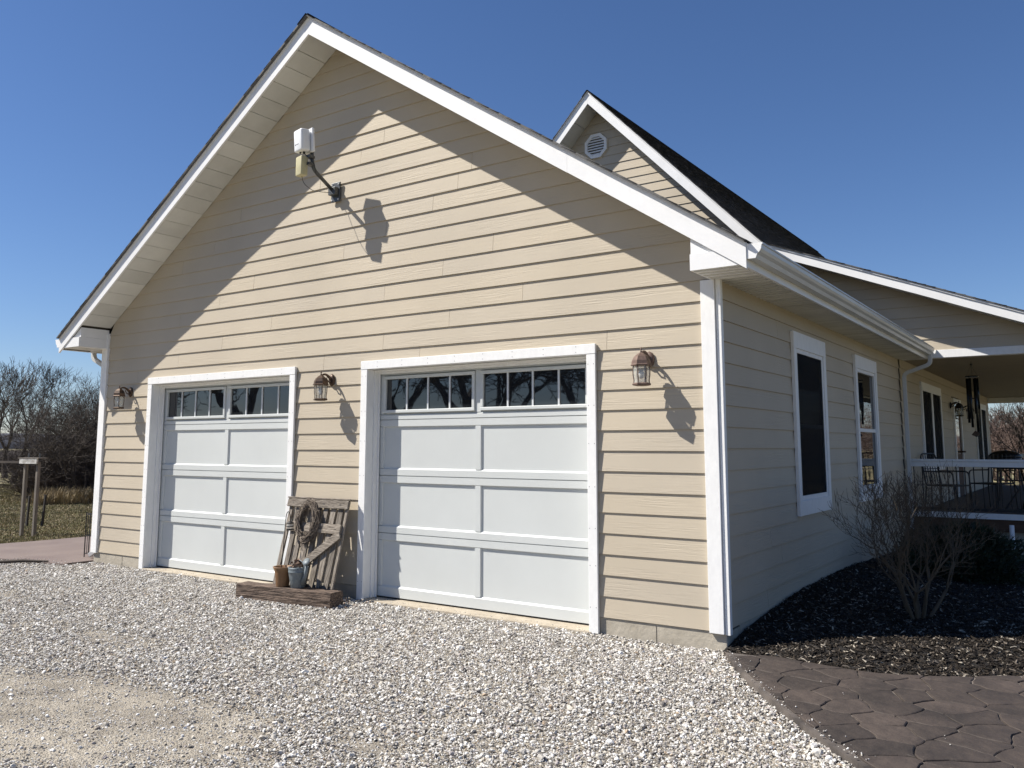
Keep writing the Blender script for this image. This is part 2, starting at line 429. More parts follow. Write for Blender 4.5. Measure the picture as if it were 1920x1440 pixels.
# --- corner boards
def trimpart(name, boxes, mt='trim', parent=house, bev=.003, label=None):
    bm = nb()
    for b in boxes: bx(bm, *b)
    o = obj(name, bm, M[mt], parent, label=label); soft(o, bev); return o
trimpart('corner_board', [(-.144, -.022, -.024, .018, -.012, 2.838)])
trimpart('corner_board', [(-.019, .024, -.006, .045, -.018, 2.838)])
trimpart('corner_board', [(GX0, -9.045, -.024, .02, -.012, 3.06)])
trimpart('corner_board', [(GX0-.022, GX0-.002, -.006, .09, -.018, 2.838)])
# rest of the garage box (left wall)
bm = nb(); bx(bm, GX0+.0, GX0+.02, .10, 7.9, 0, 2.84); obj('wall', bm, M['siding'], house, label='far left wall of the garage')

# --- garage doors
def chamfer_h(bm, x0, x1, z0, z1, yb, yf, c):   # horizontal rail
    prism(bm, [(x0, yb, z0-c), (x0, yf, z0), (x0, yf, z1), (x0, yb, z1+c)], (x1-x0, 0, 0))
def chamfer_v(bm, x0, x1, z0, z1, yb, yf, c):
    prism(bm, [(x0-c, yb, z0), (x0, yf, z0), (x1, yf, z0), (x1+c, yb, z0)], (0, 0, z1-z0))
def garage_door(x0, x1):
    # casing and jambs belong to the house
    trimpart('door_casing', [(x0-CW, x0, -.028, .0, -.14, HD), (x1, x1+CW, -.028, .0, -.14, HD), (x0-CW-.002, x1+CW+.002, -.031, .0, HD+.001, HD+CW)])
    trimpart('door_jamb', [(x0-.028, x0-.004, .001, .20, -.126, HD+.0), (x1+.004, x1+.028, .001, .20, -.126, HD+.0), (x0-.028, x1+.028, .001, .20, HD+.002, HD+.03),
                           (x0-.003, x0+.014, .085, .150, -.126, HD-.004), (x1-.014, x1+.003, .085, .150, -.126, HD-.004), (x0-.003, x1+.003, .084, .1495, HD-.020, HD-.002)])
    trimpart('weather_strip', [(x0+.015, x0+.034, .135, .153, -.126, HD-.02), (x1-.034, x1-.015, .135, .153, -.126, HD-.02), (x0+.015, x1-.015, .1345, .1525, HD-.045, HD-.0195)])
    bm = nb()
    for xx in (x0-CW*.5, x1+CW*.5):
        for k in range(7):
            zq = .05+k*.36+random.uniform(-.03, .03)
            for dx_ in (-.028, .028): bx(bm, xx+dx_-.003, xx+dx_+.003, -.0292, -.0278, zq-.003, zq+.003)
    for k in range(8):
        xq = x0+.15+k*.35; bx(bm, xq-.003, xq+.003, -.0322, -.0308, HD+.02, HD+.026); bx(bm, xq-.003, xq+.003, -.0322, -.0308, HD+.07, HD+.076)
    stuff(obj('nail_heads', bm, M['galv'], house))
    bm = nb(); bx(bm, x0-.02, x1+.02, .185, .225, -.112, HD+.06)
    dr = obj('garage_door', bm, M['door'], house)
    yb, yf = .184, .1655; c = .017
    secs = [(-.112, .543), (.547, 1.147), (1.151, 1.742), (1.746, HD+.055)]
    xm = (x0+x1)/2; A, B = x0-.02, x1+.02; mh = .033
    for k, (z0, z1) in enumerate(secs):
        bm = nb()
        rb = .082 if k else .115; rtp = .078 if k < 3 else .12
        if k == 3: rb = .062
        chamfer_h(bm, A, B, z0+.002, z0+rb-c, yb, yf, 0)
        prism(bm, [(A, yb, z0+rb-c), (A, yf, z0+rb-c), (A, yb, z0+rb)], (B-A, 0, 0))
        prism(bm, [(A, yb, z1-.002), (A, yf, z1-.002), (A, yf, z1-rtp+c*.5), (A, yb, z1-rtp)], (B-A, 0, 0))
        zz0, zz1 = z0+rb, z1-rtp
        for s0, s1 in ((x0-.02, x0+.075), (xm-mh, xm+mh), (x1-.075, x1+.02)):
            chamfer_v(bm, s0, s1, zz0-.004, zz1+.004, yb+.0005, yf+.0015, .008 if k < 3 else .004)
        o = obj('door_section', bm, M['door'], dr)
        if k == 3:
            for a, b in ((x0+.080, xm-mh-.004), (xm+mh+.004, x1-.080)):
                fz0, fz1 = 1.815, 2.215
                bm = nb(); ft = .034
                bx(bm, a, b, .148, .184, fz0, fz0+ft); bx(bm, a, b, .148, .184, fz1-ft, fz1)
                bx(bm, a, a+ft, .1485, .184, fz0+ft, fz1-ft); bx(bm, b-ft, b, .1485, .184, fz0+ft, fz1-ft)
                wf = obj('window_frame', bm, M['door'], dr); soft(wf, .005)
                gx0, gx1 = a+ft, b-ft; pw = (gx1-gx0)/4
                for q in range(4):
                    bm = nb(); bx(bm, gx0+q*pw, gx0+(q+1)*pw, .172, .178, fz0+ft-.002, fz1-ft+.002); obj('pane', bm, M['glass'], dr)
                    if q:
                        bm = nb(); bx(bm, gx0+q*pw-.009, gx0+q*pw+.009, .160, .1715, fz0+ft, fz1-ft); obj('muntin', bm, M['muntin'], dr)
    bm = nb(); bx(bm, A, B, .175, .215, -.1275, -.113); obj('bottom_seal', bm, M['black_rubber'], dr)
garage_door(*DR); garage_door(*DL)

# --- tall windows
def tall_window(y0, y1, z0, z1, scr, x=0., parent=house, top=.17, bot=.15):
    sw = .095
    bm = nb(); X = x+.030
    bx(bm, x-.005, X, y0, y0+sw, z0, z1-top); bx(bm, x-.005, X, y1-sw, y1, z0, z1-top)
    bx(bm, x-.005, X+.001, y0-.002, y1+.002, z1-top, z1); bx(bm, x-.005, X-.001, y0+sw, y1-sw, z0, z0+bot)
    wnd = obj('window', bm, M['trim'], parent); soft(wnd, .003)
    a, b, c, d = y0+sw, y1-sw, z0+bot, z1-top
    bm = nb(); f = .045
    bx(bm, x-.01, x+.018, a, a+f, c, d); bx(bm, x-.01, x+.018, b-f, b, c, d)
    bx(bm, x-.01, x+.0185, a+f, b-f, c, c+f); bx(bm, x-.01, x+.0185, a+f, b-f, d-f, d)
    fr_ = obj('window_frame', bm, M['trim'], wnd); soft(fr_, .003)
    zm = (c+d)/2-.02
    bm = nb()
    bx(bm, x-.012, x+.008, a+f, b-f, zm-.022, zm+.022)
    obj('sash_rail', bm, M['trim'], wnd)
    for q0, q1 in ((c+f, zm-.022), (zm+.022, d-f)):
        bm = nb(); bx(bm, x-.02, x-.010 if not scr else x-.004, a+f, b-f, q0, q1)
        obj('pane', bm, M['glass'], wnd)
    if scr:
        bm = nb(); bx(bm, x+.010, x+.0112, a+f-.004, b-f+.004, c+f-.004, d-f+.004); obj('insect_screen', bm, M['screen'], wnd)
    return wnd
tall_window(W1[0], W1[1], W1[2], W1[3], True)
tall_window(W2[0], W2[1], W2[2], W2[3], False)

# --- garage roof
YF = -.45
roof = None
def roof_slab(x0, z0, x1, z1, y0, y1, t=.03):
    bm = nb(); prism(bm, [(x0, y0, z0), (x1, y0, z1), (x1, y0, z1-t), (x0, y0, z0-t)], (0, y1-y0, 0)); return bm
TX0, TX1 = -9.56, .40
bm = nb()
pr = [(XC, YF+.03, TOPZ-.002), (TX1-.03, YF+.03, rake_top(TX1-.03)-.002), (TX1-.03, YF+.03, rake_top(TX1-.03)-.03), (XC, YF+.03, TOPZ-.03), (TX0+.03, YF+.03, rake_top(TX0+.03)-.03), (TX0+.03, YF+.03, rake_top(TX0+.03)-.002)]
prism(bm, pr, (0, 7.9-YF, 0))
groof = obj('roof', bm, M['sheath'], house, label='garage roof with dark shingles and white rake boards')
def shingles(name, xa, za, xb, zb, y0, y1, parent, tabs=True, exp=.14, jag=.006, edge=.0, th=.011):
    """courses from ridge (xa,za) down to eave (xb,zb)"""
    L = math.hypot(xb-xa, zb-za); n = int(L/exp)+1; bm = nb()
    dx, dz = (xb-xa)/L, (zb-za)/L; nx, nz = (-dz, dx) if dx > 0 else (dz, -dx)
    for i in range(n):
        s0 = i*exp-.03; s1 = min((i+1)*exp, L+.02)
        if tabs:
            ys = [y0]; y = y0+random.uniform(.1, .3)
            while y < y1-.1: ys.append(y); y += random.uniform(.14, .34)
            ys.append(y1)
        else: ys = [y0, y1]
        for k in range(len(ys)-1):
            j0 = random.uniform(-jag, jag)*(k == 0)
            lift = random.uniform(0, .004); e2 = random.uniform(-.006, .006)
            a = (xa+dx*s0+nx*.002, za+dz*s0+nz*.002); b = (xa+dx*(s1+e2)+nx*(th+.004+lift), za+dz*(s1+e2)+nz*(th+.004+lift))
            b2 = (xa+dx*(s1+e2)-nx*.0+nx*.0005, za+dz*(s1+e2)+nz*.0005)
            Y0, Y1 = ys[k]+j0+.001, ys[k+1]-.001
            v = [bm.verts.new(p) for p in ((a[0], Y0, a[1]), (a[0], Y1, a[1]), (b[0], Y1, b[1]), (b[0], Y0, b[1]), (b2[0], Y1, b2[1]), (b2[0], Y0, b2[1]))]
            bm.faces.new((v[0], v[1], v[2], v[3])); bm.faces.new((v[3], v[2], v[4], v[5])); bm.faces.new((v[0], v[3], v[5])); bm.faces.new((v[1], v[4], v[2])); bm.faces.new((v[0], v[5], v[4], v[1]))
    return stuff(obj(name, bm, M['shingle'], parent))
OV = .042
shingles('shingles', XC, TOPZ+.004, TX1, rake_top(TX1)+.004, YF-OV, 7.9, groof, tabs=True, th=.008, jag=.003)
shingles('shingles', XC, TOPZ+.004, TX0, rake_top(TX0)+.004, YF-OV, 7.9, groof, tabs=True, th=.008, jag=.003)
# ridge caps
bm = nb()
y = YF-OV-.01
while y < 7.8:
    yy = y+.145
    v = [bm.verts.new(p) for p in ((XC-.14, y, TOPZ-.072), (XC, y, TOPZ+.024), (XC+.14, y, TOPZ-.072), (XC+.14, yy+.03, TOPZ-.078), (XC, yy+.03, TOPZ+.016), (XC-.14, yy+.03, TOPZ-.078))]
    bm.faces.new((v[0], v[1], v[4], v[5])); bm.faces.new((v[1], v[2], v[3], v[4])); y = yy
stuff(obj('ridge_cap', bm, M['shingle'], groof))
def rake_board(xa, za, xb, zb, y0, th, dep, name='fascia', mt='fascia', parent=groof, off=0, wav=0):
    """plumb-cut board along slope; z=top"""
    bm = nb(); n = 24 if wav else 1
    rows = []
    for i in range(n+1):
        t = i/n; x = xa+(xb-xa)*t; z = za+(zb-za)*t-off
        wv = wav*noise.noise(Vector((x*1.1, 3.3, za))) if wav else 0
        wv2 = wav*.7*noise.noise(Vector((x*2.3, 7.3, za))) if wav else 0
        rows.append([bm.verts.new(p) for p in ((x, y0+wv2, z), (x, y0-wv2*.3, z-dep+wv*.5), (x, y0+th, z-dep), (x, y0+th, z))])
    for i in range(n):
        for k in range(4): bm.faces.new((rows[i][k], rows[i+1][k], rows[i+1][(k+1) % 4], rows[i][(k+1) % 4]))
    bm.faces.new(rows[0]); bm.faces.new(rows[-1][::-1])
    return obj(name, bm, M[mt], parent)
for s, tx, js in ((1, TX1, (-1.17,)), (-1, TX0, (-6.9,))):
    xs = [XC+.0005*s]+list(js)+[tx]
    for a, b in zip(xs[:-1], xs[1:]):
        g = .0008*s
        rake_board(a+(g if a != xs[0] else 0), rake_top(a), b-(g if b != tx else 0), rake_top(b), YF, .024, FB, wav=.006)
    # drip edge: thin flange proud of the fascia
    rake_board(XC+.0005*s, TOPZ+.004, tx, rake_top(tx)+.004, YF-.008, .007, .030, name='drip_edge', mt='fascia', wav=.003)
    rake_board(XC+.0005*s, TOPZ+.019, tx, rake_top(tx)+.019, YF-OV+.002, .05, .024, name='starter_course', mt='drip')
# rake soffits, short vented panels
def rake_soffit(x0, x1, y0, y1, zf, parent, w=.2):
    n = max(1, int(abs(x1-x0)/w)); 
    for i in range(n):
        a = x0+(x1-x0)*i/n; b = x0+(x1-x0)*(i+1)/n
        d = .004*(1 if b > a else -1)
        bm = nb(); dz = random.uniform(-.002, .002)
        prism(bm, [(a+d, y0, zf(a+d)+dz), (b-d, y0, zf(b-d)+dz), (b-d, y0, zf(b-d)+dz+.012), (a+d, y0, zf(a+d)+dz+.012)], (0, y1-y0, 0))
        obj('soffit_panel', bm, M['soffit'], parent)
sf = lambda x: rake_top(x)-FB+.012
rake_soffit(XC+.13, -.07, YF+.025, -.0, sf, groof); rake_soffit(XC, -9.04, YF+.025, 0, sf, groof)
bm = nb()
for s, tx in ((1, TX1-.035), (-1, TX0+.035)):
    a, b = XC, tx
    prism(bm, [(a, YF+.026, sf(a)+.016), (b, YF+.026, sf(b)+.016), (b, YF+.026, sf(b)+.02), (a, YF+.026, sf(a)+.02)], (0, -YF-.04, 0))
obj('soffit_backing', bm, M['sheath'], groof)
# eave returns
ZS = 2.84
def ret(xw, xt):
    s = 1 if xt > xw else -1
    zt = lambda x: rake_top(x)-FB-.002
    zs = 2.972
    xm = XC+s*(TOPZ-FB-.002-zs)/PT
    xz = XC+s*(TOPZ-FB-.002-ZS)/PT
    bm = nb(); prism(bm, [(xw, YF+.012, ZS), (xz, YF+.012, ZS), (xm, YF+.012, zs), (xw, YF+.012, zs)], (0, .45, 0)); a = obj('eave_return', bm, M['fascia'], groof)
    bm = nb(); prism(bm, [(xw+.0*s, YF+.034, zs+.002), (xm, YF+.034, zs+.002), (xw+.0*s, YF+.034, zt(xw))], (0, .41, 0)); b = obj('eave_return', bm, M['fascia'], groof)
ret(-.058, TX1); ret(-9.06, TX0)
# eave fascia + soffit + gutter (right)
bm = nb(); bx(bm, TX1-.024, TX1, YF+.024, 7.9, ZS-.022, rake_top(TX1)-.004); obj('eave_fascia', bm, M['fascia'], groof)
bm = nb(); bx(bm, TX0, TX0+.024, YF+.024, 7.9, ZS-.022, rake_top(TX0)-.004); obj('eave_fascia', bm, M['fascia'], groof)
eave = obj('soffit', (lambda b: (bx(b, -.05, TX1-.026, YF+.03, 7.9, ZS+.013, ZS+.024), b)[1])(nb()), M['sheath'], house)
y = YF+.035
while y < 7.85:
    bm = nb(); y1 = min(y+.098, 7.88)
    prism(bm, [(-.04, y+.006, ZS+.012), (-.04, y+.006, ZS-.007), (-.04, y1-.014, ZS+.002), (-.04, y1-.006, ZS+.012)], (TX1-.026+.04, 0, 0))
    obj('soffit_strip', bm, M['soffit'], eave); y += .1016
bm = nb(); bx(bm, TX0+.026, GX0-.02, YF+.03, 7.9, ZS-.002, ZS+.01); obj('soffit', bm, M['soffit'], house)
def gutter(x, s, y0, y1, zt):
    pr = [(0, 0), (0, -.115), (.068, -.115), (.074, -.100), (.080, -.085), (.100, -.066), (.112, -.045), (.116, -.018), (.124, -.012), (.124, 0.0), (.112, 0.0), (.112, -.004), (.118, -.006)]
    inner = [(.106, -.044), (.094, -.062), (.074, -.080), (.064, -.110), (.004, -.110), (.004, 0)]
    bm = nb(); pts = pr+inner
    n = len(pts); segs = 10
    rows = [[bm.verts.new((x+s*p[0], y0+(y1-y0)*k/segs, zt+p[1]-.006*(k/segs))) for p in pts] for k in range(segs+1)]
    for k in range(segs):
        for i in range(n): bm.faces.new((rows[k][i], rows[k][(i+1) % n], rows[k+1][(i+1) % n], rows[k+1][i]))
    # end cap
    o = obj('gutter', bm, M['gutter'], house)
    bm = nb(); prism(bm, [(x+s*p[0], y0-.003, zt+p[1]) for p in pr[:10]], (0, .003, 0)); obj('gutter_end_cap', bm, M['fascia'], o)
    return o
gutter(TX1+.001, 1, YF+.012, 7.87, 2.992); gl = gutter(TX0-.001, -1, YF+.012, 7.9, 2.97)
def downspout(pts, w=.034):
    bm = nb()
    tube(bm, pts, w*1.25, sides=4); o = obj('downspout', bm, M['gutter'], house); soft(o, .008, 2); return o
def arc_pts(pl, r=.06, k=5):
    out = [Vector(pl[0])]
    for i in range(1, len(pl)-1):
        p, c, q = Vector(pl[i-1]), Vector(pl[i]), Vector(pl[i+1])
        a = c+(p-c).normalized()*r; b = c+(q-c).normalized()*r
        for t in range(k+1):
            t /= k; out.append((1-t)**2*a+2*t*(1-t)*c+t*t*b)
    out.append(Vector(pl[-1])); return out
downspout(arc_pts([(TX1+.06, 7.80, 2.88), (TX1+.06, 7.80, 2.73), (.075, 7.80, 2.60), (.075, 7.80, .02), (.22, 7.70, -.03)], .07))
downspout(arc_pts([(TX0-.04, .09, 2.86), (TX0-.04, .09, 2.74), (GX0-.07, .12, 2.58), (GX0-.07, .12, .0), (GX0-.25, .12, -.08)], .06))

# --- main house (gable at y=7.9)
AX, AZT = -5.345, 8.445; S1, S2 = 1.045, .405; BX = -1.95; BZ = AZT-S1*(BX-AX)
MY = 7.45; MX1 = 3.15; YB = 24.5
def mtop(x):
    if x < AX: return AZT-S1*(AX-x)
    return AZT-S1*(x-AX) if x < BX else BZ-S2*(x-BX)
MX0 = -9.6
bm = nb()
pr = [(MX0, MY+.03, mtop(MX0)-.002), (AX, MY+.03, AZT-.002), (BX, MY+.03, BZ-.002), (MX1-.02, MY+.03, mtop(MX1-.02)-.002), (MX1-.02, MY+.03, mtop(MX1-.02)-.05), (BX-.01, MY+.03, BZ-.06), (AX, MY+.03, AZT-.07), (MX0, MY+.03, mtop(MX0)-.07)]
prism(bm, pr, (0, YB-MY-.03, 0))
mroof = obj('roof', bm, M['sheath'], house, label='steep main roof of dark shingles behind the garage')
shingles('shingles', AX, AZT+.004, BX, BZ+.004, MY-.035, YB, mroof)
shingles('shingles', BX, BZ+.004, MX1, mtop(MX1)+.004, MY-.035, YB, mroof)
shingles('shingles', AX, AZT+.004, MX0, mtop(MX0)+.004, MY-.035, YB, mroof, tabs=False)
bm = nb(); y = MY-.04
while y < YB:
    v = [bm.verts.new(p) for p in ((AX-.11, y, AZT-.085), (AX, y, AZT+.03), (AX+.11, y, AZT-.085), (AX+.11, y+.17, AZT-.09), (AX, y+.17, AZT+.022), (AX-.11, y+.17, AZT-.09))]
    bm.faces.new((v[0], v[1], v[4], v[5])); bm.faces.new((v[1], v[2], v[3], v[4])); y += .145
stuff(obj('ridge_cap', bm, M['shingle'], mroof))
MF = .215
rake_board(AX+.0005, AZT, BX, BZ, MY, .024, MF+.03, parent=mroof, wav=.008)
rake_board(BX+.001, BZ, MX1, mtop(MX1), MY, .024, .165, parent=mroof, wav=.008)
rake_board(AX-.0005, AZT, MX0, mtop(MX0), MY, .024, MF+.03, parent=mroof, wav=.008)
for a, b in ((AX, BX), (BX+.001, MX1), (AX-.001, MX0)):
    rake_board(a, mtop(a)+.004, b, mtop(b)+.004, MY-.018, .016, .03, name='drip_edge', parent=mroof, wav=.004)
    rake_board(a, mtop(a)+.018, b, mtop(b)+.018, MY-.034, .04, .016, name='starter_course', mt='drip', parent=mroof)
rake_soffit(AX, BX, MY+.025, 7.9, lambda x: mtop(x)-MF-.016, mroof, .3)
rake_soffit(AX, -8.2, MY+.025, 7.9, lambda x: mtop(x)-MF-.016, mroof, .3)
rake_soffit(BX, MX1, MY+.025, 7.9, lambda x: mtop(x)-.152, mroof, .3)
# gable wall
bm = nb()
prism(bm, [(-9.0, 7.93, -.1), (-.02, 7.93, -.1), (-.02, 7.93, 2.95), (MX1-.45, 7.93, 2.95), (BX, 7.93, BZ-.2), (AX, 7.93, AZT-.3), (-9.0, 7.93, mtop(-9.0)-.3)], (0, .1, 0))
gwall = obj('wall', bm, M['sheath'], house, label='upper gable wall of the main house above the garage roof')
def gr(z):
    right = AX+(AZT-MF-.0-z)/S1
    if z < BZ-.2: right = BX+(BZ-.14-z)/S2
    right = min(right, MX1-.45)
    if z > 6.3: left = AX-(AZT-MF-z)/S1
    else: left = XC+(6.35-z)/PT-.35
    return (min(left, right), right)
lay(gwall, front(7.9), 2.955, 31, gr, blen=3.66)
# octagonal gable vent
bm = nb(); vc = (-5.40, 7.895, 7.47)
def octo(r): return [(vc[0]+r*math.cos(R(22.5+45*k)), vc[2]+r*math.sin(R(22.5+45*k))) for k in range(8)]
o1, o2 = octo(.27), octo(.205)
va = [bm.verts.new((x, vc[1]-.035, z)) for x, z in o1]; vb = [bm.verts.new((x, vc[1]-.035, z)) for x, z in o2]
vcx = [bm.verts.new((x, vc[1]+.02, z)) for x, z in o1]; vd = [bm.verts.new((x, vc[1]+.0, z)) for x, z in o2]
for k in range(8):
    j = (k+1) % 8
    bm.faces.new((va[k], va[j], vb[j], vb[k])); bm.faces.new((va[k], vcx[k], vcx[j], va[j])); bm.faces.new((vb[k], vb[j], vd[j], vd[k]))
vent = obj('gable_vent', bm, M['trim'], house)
bm = nb(); prism(bm, [(x, vc[1]-.004, z) for x, z in octo(.206)], (0, .004, 0)); obj('vent_backing', bm, M['sheath'], vent)
for k in range(7):
    z = vc[2]-.165+k*.055; hw = min(.19, .27-abs(z-vc[2])*.75)
    bm = nb(); prism(bm, [(vc[0]-hw, vc[1]-.03, z-.018), (vc[0]-hw, vc[1]-.008, z+.016), (vc[0]-hw, vc[1]-.004, z+.012), (vc[0]-hw, vc[1]-.026, z-.022)], (2*hw, 0, 0)); obj('louver', bm, M['trim'], vent)

# --- porch
PX1 = 2.75
bm = nb(); bx(bm, .03, PX1, 7.885, 8.05, 2.83, 2.952); bx(bm, PX1-.1, PX1+.02, 8.05, 21.3, 2.83, 2.952); bx(bm, -.1, PX1, 21.25, 21.4, 2.70, 2.852)
porch_beam = obj('porch_beam', bm, M['trim'], house); soft(porch_beam, .004)
bm = nb(); bx(bm, 0, PX1-.1, 8.05, 21.3, 2.86, 2.9); ceil = obj('porch_ceiling', bm, M['sheath'], house)
y = 8.06; k = 0
while y < 21.2:
    bm = nb(); prism(bm, [(.0, y+.003, 2.86), (.0, y+.012, 2.852), (.0, y+.118, 2.852), (.0, y+.127, 2.86)], (PX1-.1, 0, 0)); obj('ceiling_board', bm, M['ceil'], ceil); y += .13; k += 1
bm = nb(); bx(bm, -.14, -.02, 8.06, 21.4, -.1, 2.86); pwall = obj('wall', bm, M['sheath'], house, label='shaded wall under the porch roof')
W3 = (9.72, 12.0, 1.02, 2.60); W4 = (17.8, 20.3, 1.0, 2.60); PD = (13.75, 14.95, .40, 2.50)
lay(pwall, sidem(0), .40, 14, lambda z: (7.95, 21.35), [(W3[0]+.03, W3[1]-.03, 1.15, 2.43), (W4[0]+.03, W4[1]-.03, 1.15, 2.43), PD], blen=6)
def twin_window(y0, y1, z0, z1):
    bm = nb(); x = 0; X = .028; ym = (y0+y1)/2
    bx(bm, x-.01, X, y0, y0+.09, z0, z1-.15); bx(bm, x-.01, X, y1-.09, y1, z0, z1-.15); bx(bm, x-.01, X+.001, y0-.002, y1+.002, z1-.15, z1)
    bx(bm, x-.01, X-.001, y0+.09, y1-.09, z0, z0+.09); bx(bm, x-.01, X-.001, ym-.07, ym+.07, z0+.09, z1-.15)
    wn = obj('window', bm, M['trim'], house)
    for a, b in ((y0+.09, ym-.07), (ym+.07, y1-.09)):
        bm = nb(); bx(bm, -.015, .012, a, b, z0+.09, z1-.15); obj('insect_screen', bm, M['screen'], wn)
twin_window(*W3); twin_window(*W4)
bm = nb(); y0, y1, z0, z1 = PD
bx(bm, -.01, .03, y0, y0+.1, z0, z1); bx(bm, -.01, .03, y1-.1, y1, z0, z1); bx(bm, -.01, .031, y0+.1, y1-.1, z1-.1, z1)
pdoor = obj('porch_door', bm, M['trim'], house)
bm = nb(); bx(bm, -.02, .005, y0+.1, y1-.1, z0, z0+.9); bx(bm, -.02, .005, y0+.1, y0+.22, z0+.9, z1-.1); bx(bm, -.02, .005, y1-.22, y1-.1, z0+.9, z1-.1); obj('door_leaf', bm, M['porch_wood'], pdoor)
bm = nb(); bx(bm, -.015, .0, y0+.22, y1-.22, z0+.9, z1-.1); obj('pane', bm, M['glass'], pdoor)
bm = nb(); tube(bm, [(.005, y1-.16, 1.35), (.05, y1-.16, 1.35)], .018, 8); lathe(bm, [(.01, -.02), (.03, -.01), (.03, .01), (.01, .02)], 10, (.06, y1-.16, 1.35)); obj('handle', bm, M['bronze'], pdoor)
# porch floor, rim, foundation
bm = nb(); bx(bm, .0, PX1-.05, 7.95, 21.3, -.5, .25); obj('porch_foundation', bm, M['concrete'], house)
bm = nb(); bx(bm, .0, PX1, 7.90, 7.947, .215, .392); obj('porch_rim', bm, M['porch_wood'], house)
bm = nb(); bx(bm, .001, PX1+.02, 7.862, 7.898, .395, .478); obj('porch_skirt_board', bm, M['trim'], house)
bm = nb(); bx(bm, 0, PX1, 7.95, 21.3, .26, .36); dk = obj('porch_floor', bm, M['sheath'], house)
y = 7.95
while y < 21.2:
    bm = nb(); bx(bm, .003, PX1, y+.003, y+.137, .362, .392); obj('deck_board', bm, M['deck'], dk); y += .14
bm = nb()
for (px_, py_) in ((PX1-.14, 7.90), (PX1-.14, 14.5), (PX1-.14, 21.15)): bx(bm, px_, px_+.13, py_, py_+.13, .393, 2.828)
po = obj('porch_post', bm, M['trim'], house)

# --- porch railing (a thing fixed to the porch edge)
def railing(label, y, x0, x1, zb=.40, zt=1.27):
    t = thing('porch_railing', label, 'railing', (x0, y, zb))
    bm = nb(); bx(bm, 0, x1-x0, -.04, .04, zt-zb-.035, zt-zb); bx(bm, 0, x1-x0, -.028, .028, zt-zb-.115, zt-zb-.036); o = obj('top_rail', bm, M['trim'], t); soft(o, .004)
    bm = nb(); bx(bm, 0, x1-x0, -.02, .02, .10, .14); obj('bottom_rail', bm, M['iron'], t)
    x = .08; bmb = nb(); tube(bmb, [(0, 0, .10), (0, 0, zt-zb-.116)], .0085, 6); me = D.meshes.new('baluster'); bmb.to_mesh(me); bmb.free(); me.materials.append(M['iron'])
    while x < x1-x0-.04:
        o = D.objects.new('baluster', me); col.objects.link(o); o.parent = t; o.location = (x, 0, 0); x += .118
    return t
railing('white topped railing with black balusters along the front of the porch', 7.98, .03, PX1-.15)
tb = railing('distant railing closing the far end of the porch', 21.2, .03, PX1-.15)

# ------------------------------------------------------------------ driveway, pad, patio, bed
def poly_obj(name, pts, z, m, sub=None):
    bm = nb(); v = [bm.verts.new((x, y, z)) for x, y in pts]; bm.faces.new(v)
    if sub: bmesh.ops.triangulate(bm, faces=bm.faces)
    return obj(name, bm, m)
GE = [(.005, -.106), (.328, -.64), (.611, -1.044), (.984, -1.53), (1.233, -1.822), (1.436, -2.027), (1.9, -2.45), (2.6, -3.0), (3.6, -3.6), (5.5, -4.4)]
ME = [(.033, -.144), (.447, -.10), (.80, -.15), (1.113, -.17), (1.46, -.03), (1.761, .18), (1.97, .38), (2.6, .9), (3.4, 1.4), (5.5, 2.2)]
PADN = [(-9.15, -.40), (-9.78, -.50), (-10.44, -.62), (-11.5, -.85), (-14.0, -1.3)]
PADF = [(-12.33, 8.5), (-12.34, 1.7), (-12.34, 1.2), (-12.36, .7), (-12.42, .2), (-12.9, -.35), (-14.0, -.9)]
drv = [(-9.15, .05), (-.0, .05), (0, -.106)]+GE+[(5.5, -9), (-4, -10), (-20, -8), (-22, -3), (-14.0, -1.3), (-11.5, -.85), (-10.44, -.62), (-9.78, -.5), (-9.15, -.40)]
# driveway: fine height field so the wheel-packed dirt undulates
def drive_h(x, y):
    return GZ+.010*noise.noise(Vector((x*.9, y*.9, 0)))+.004*noise.noise(Vector((x*4, y*4, 5)))
def dirt(x, y):
    """1 = packed dirt (few stones), 0 = loose gravel"""
    n = noise.noise(Vector((x*.55+3, y*1.1, 2)))*.55+noise.noise(Vector((x*1.7, y*2.1, 8)))*.35+noise.noise(Vector((x*5, y*5, 4)))*.12
    d = math.hypot((x+2.6)/2.1, (y+3.85)/.85)
    base = 1.25-1.15*d
    d2 = math.hypot((x+4.6)/1.5, (y+2.5)/.4); base = max(base, .52-.7*d2)
    d3 = math.hypot((x+7.6)/2.6, (y+1.95)/.45); base = max(base, .50-.6*d3)
    d4 = math.hypot((x+.85)/.45, (y+3.15)/.22); base = max(base, .8-.9*d4)
    return base+n*.9
def in_poly(x, y, P):
    c = False; n = len(P); j = n-1
    for i in range(n):
        if (P[i][1] > y) != (P[j][1] > y) and x < (P[j][0]-P[i][0])*(y-P[i][1])/(P[j][1]-P[i][1])+P[i][0]: c = not c
        j = i
    return c
bm = nb(); nx_, ny_ = 150, 70
gx = np.concatenate([np.linspace(-22, -10, 30), np.linspace(-9.9, 5.5, 190)]); gy = np.linspace(-9, .05, 110)
vs = {}
for i, x in enumerate(gx):
    for j, y in enumerate(gy):
        if in_poly(x, y, drv): vs[i, j] = bm.verts.new((x, y, drive_h(x, y)))
for i in range(len(gx)-1):
    for j in range(len(gy)-1):
        k = [(i, j), (i+1, j), (i+1, j+1), (i, j+1)]
        if all(q in vs for q in k): bm.faces.new([vs[q] for q in k])
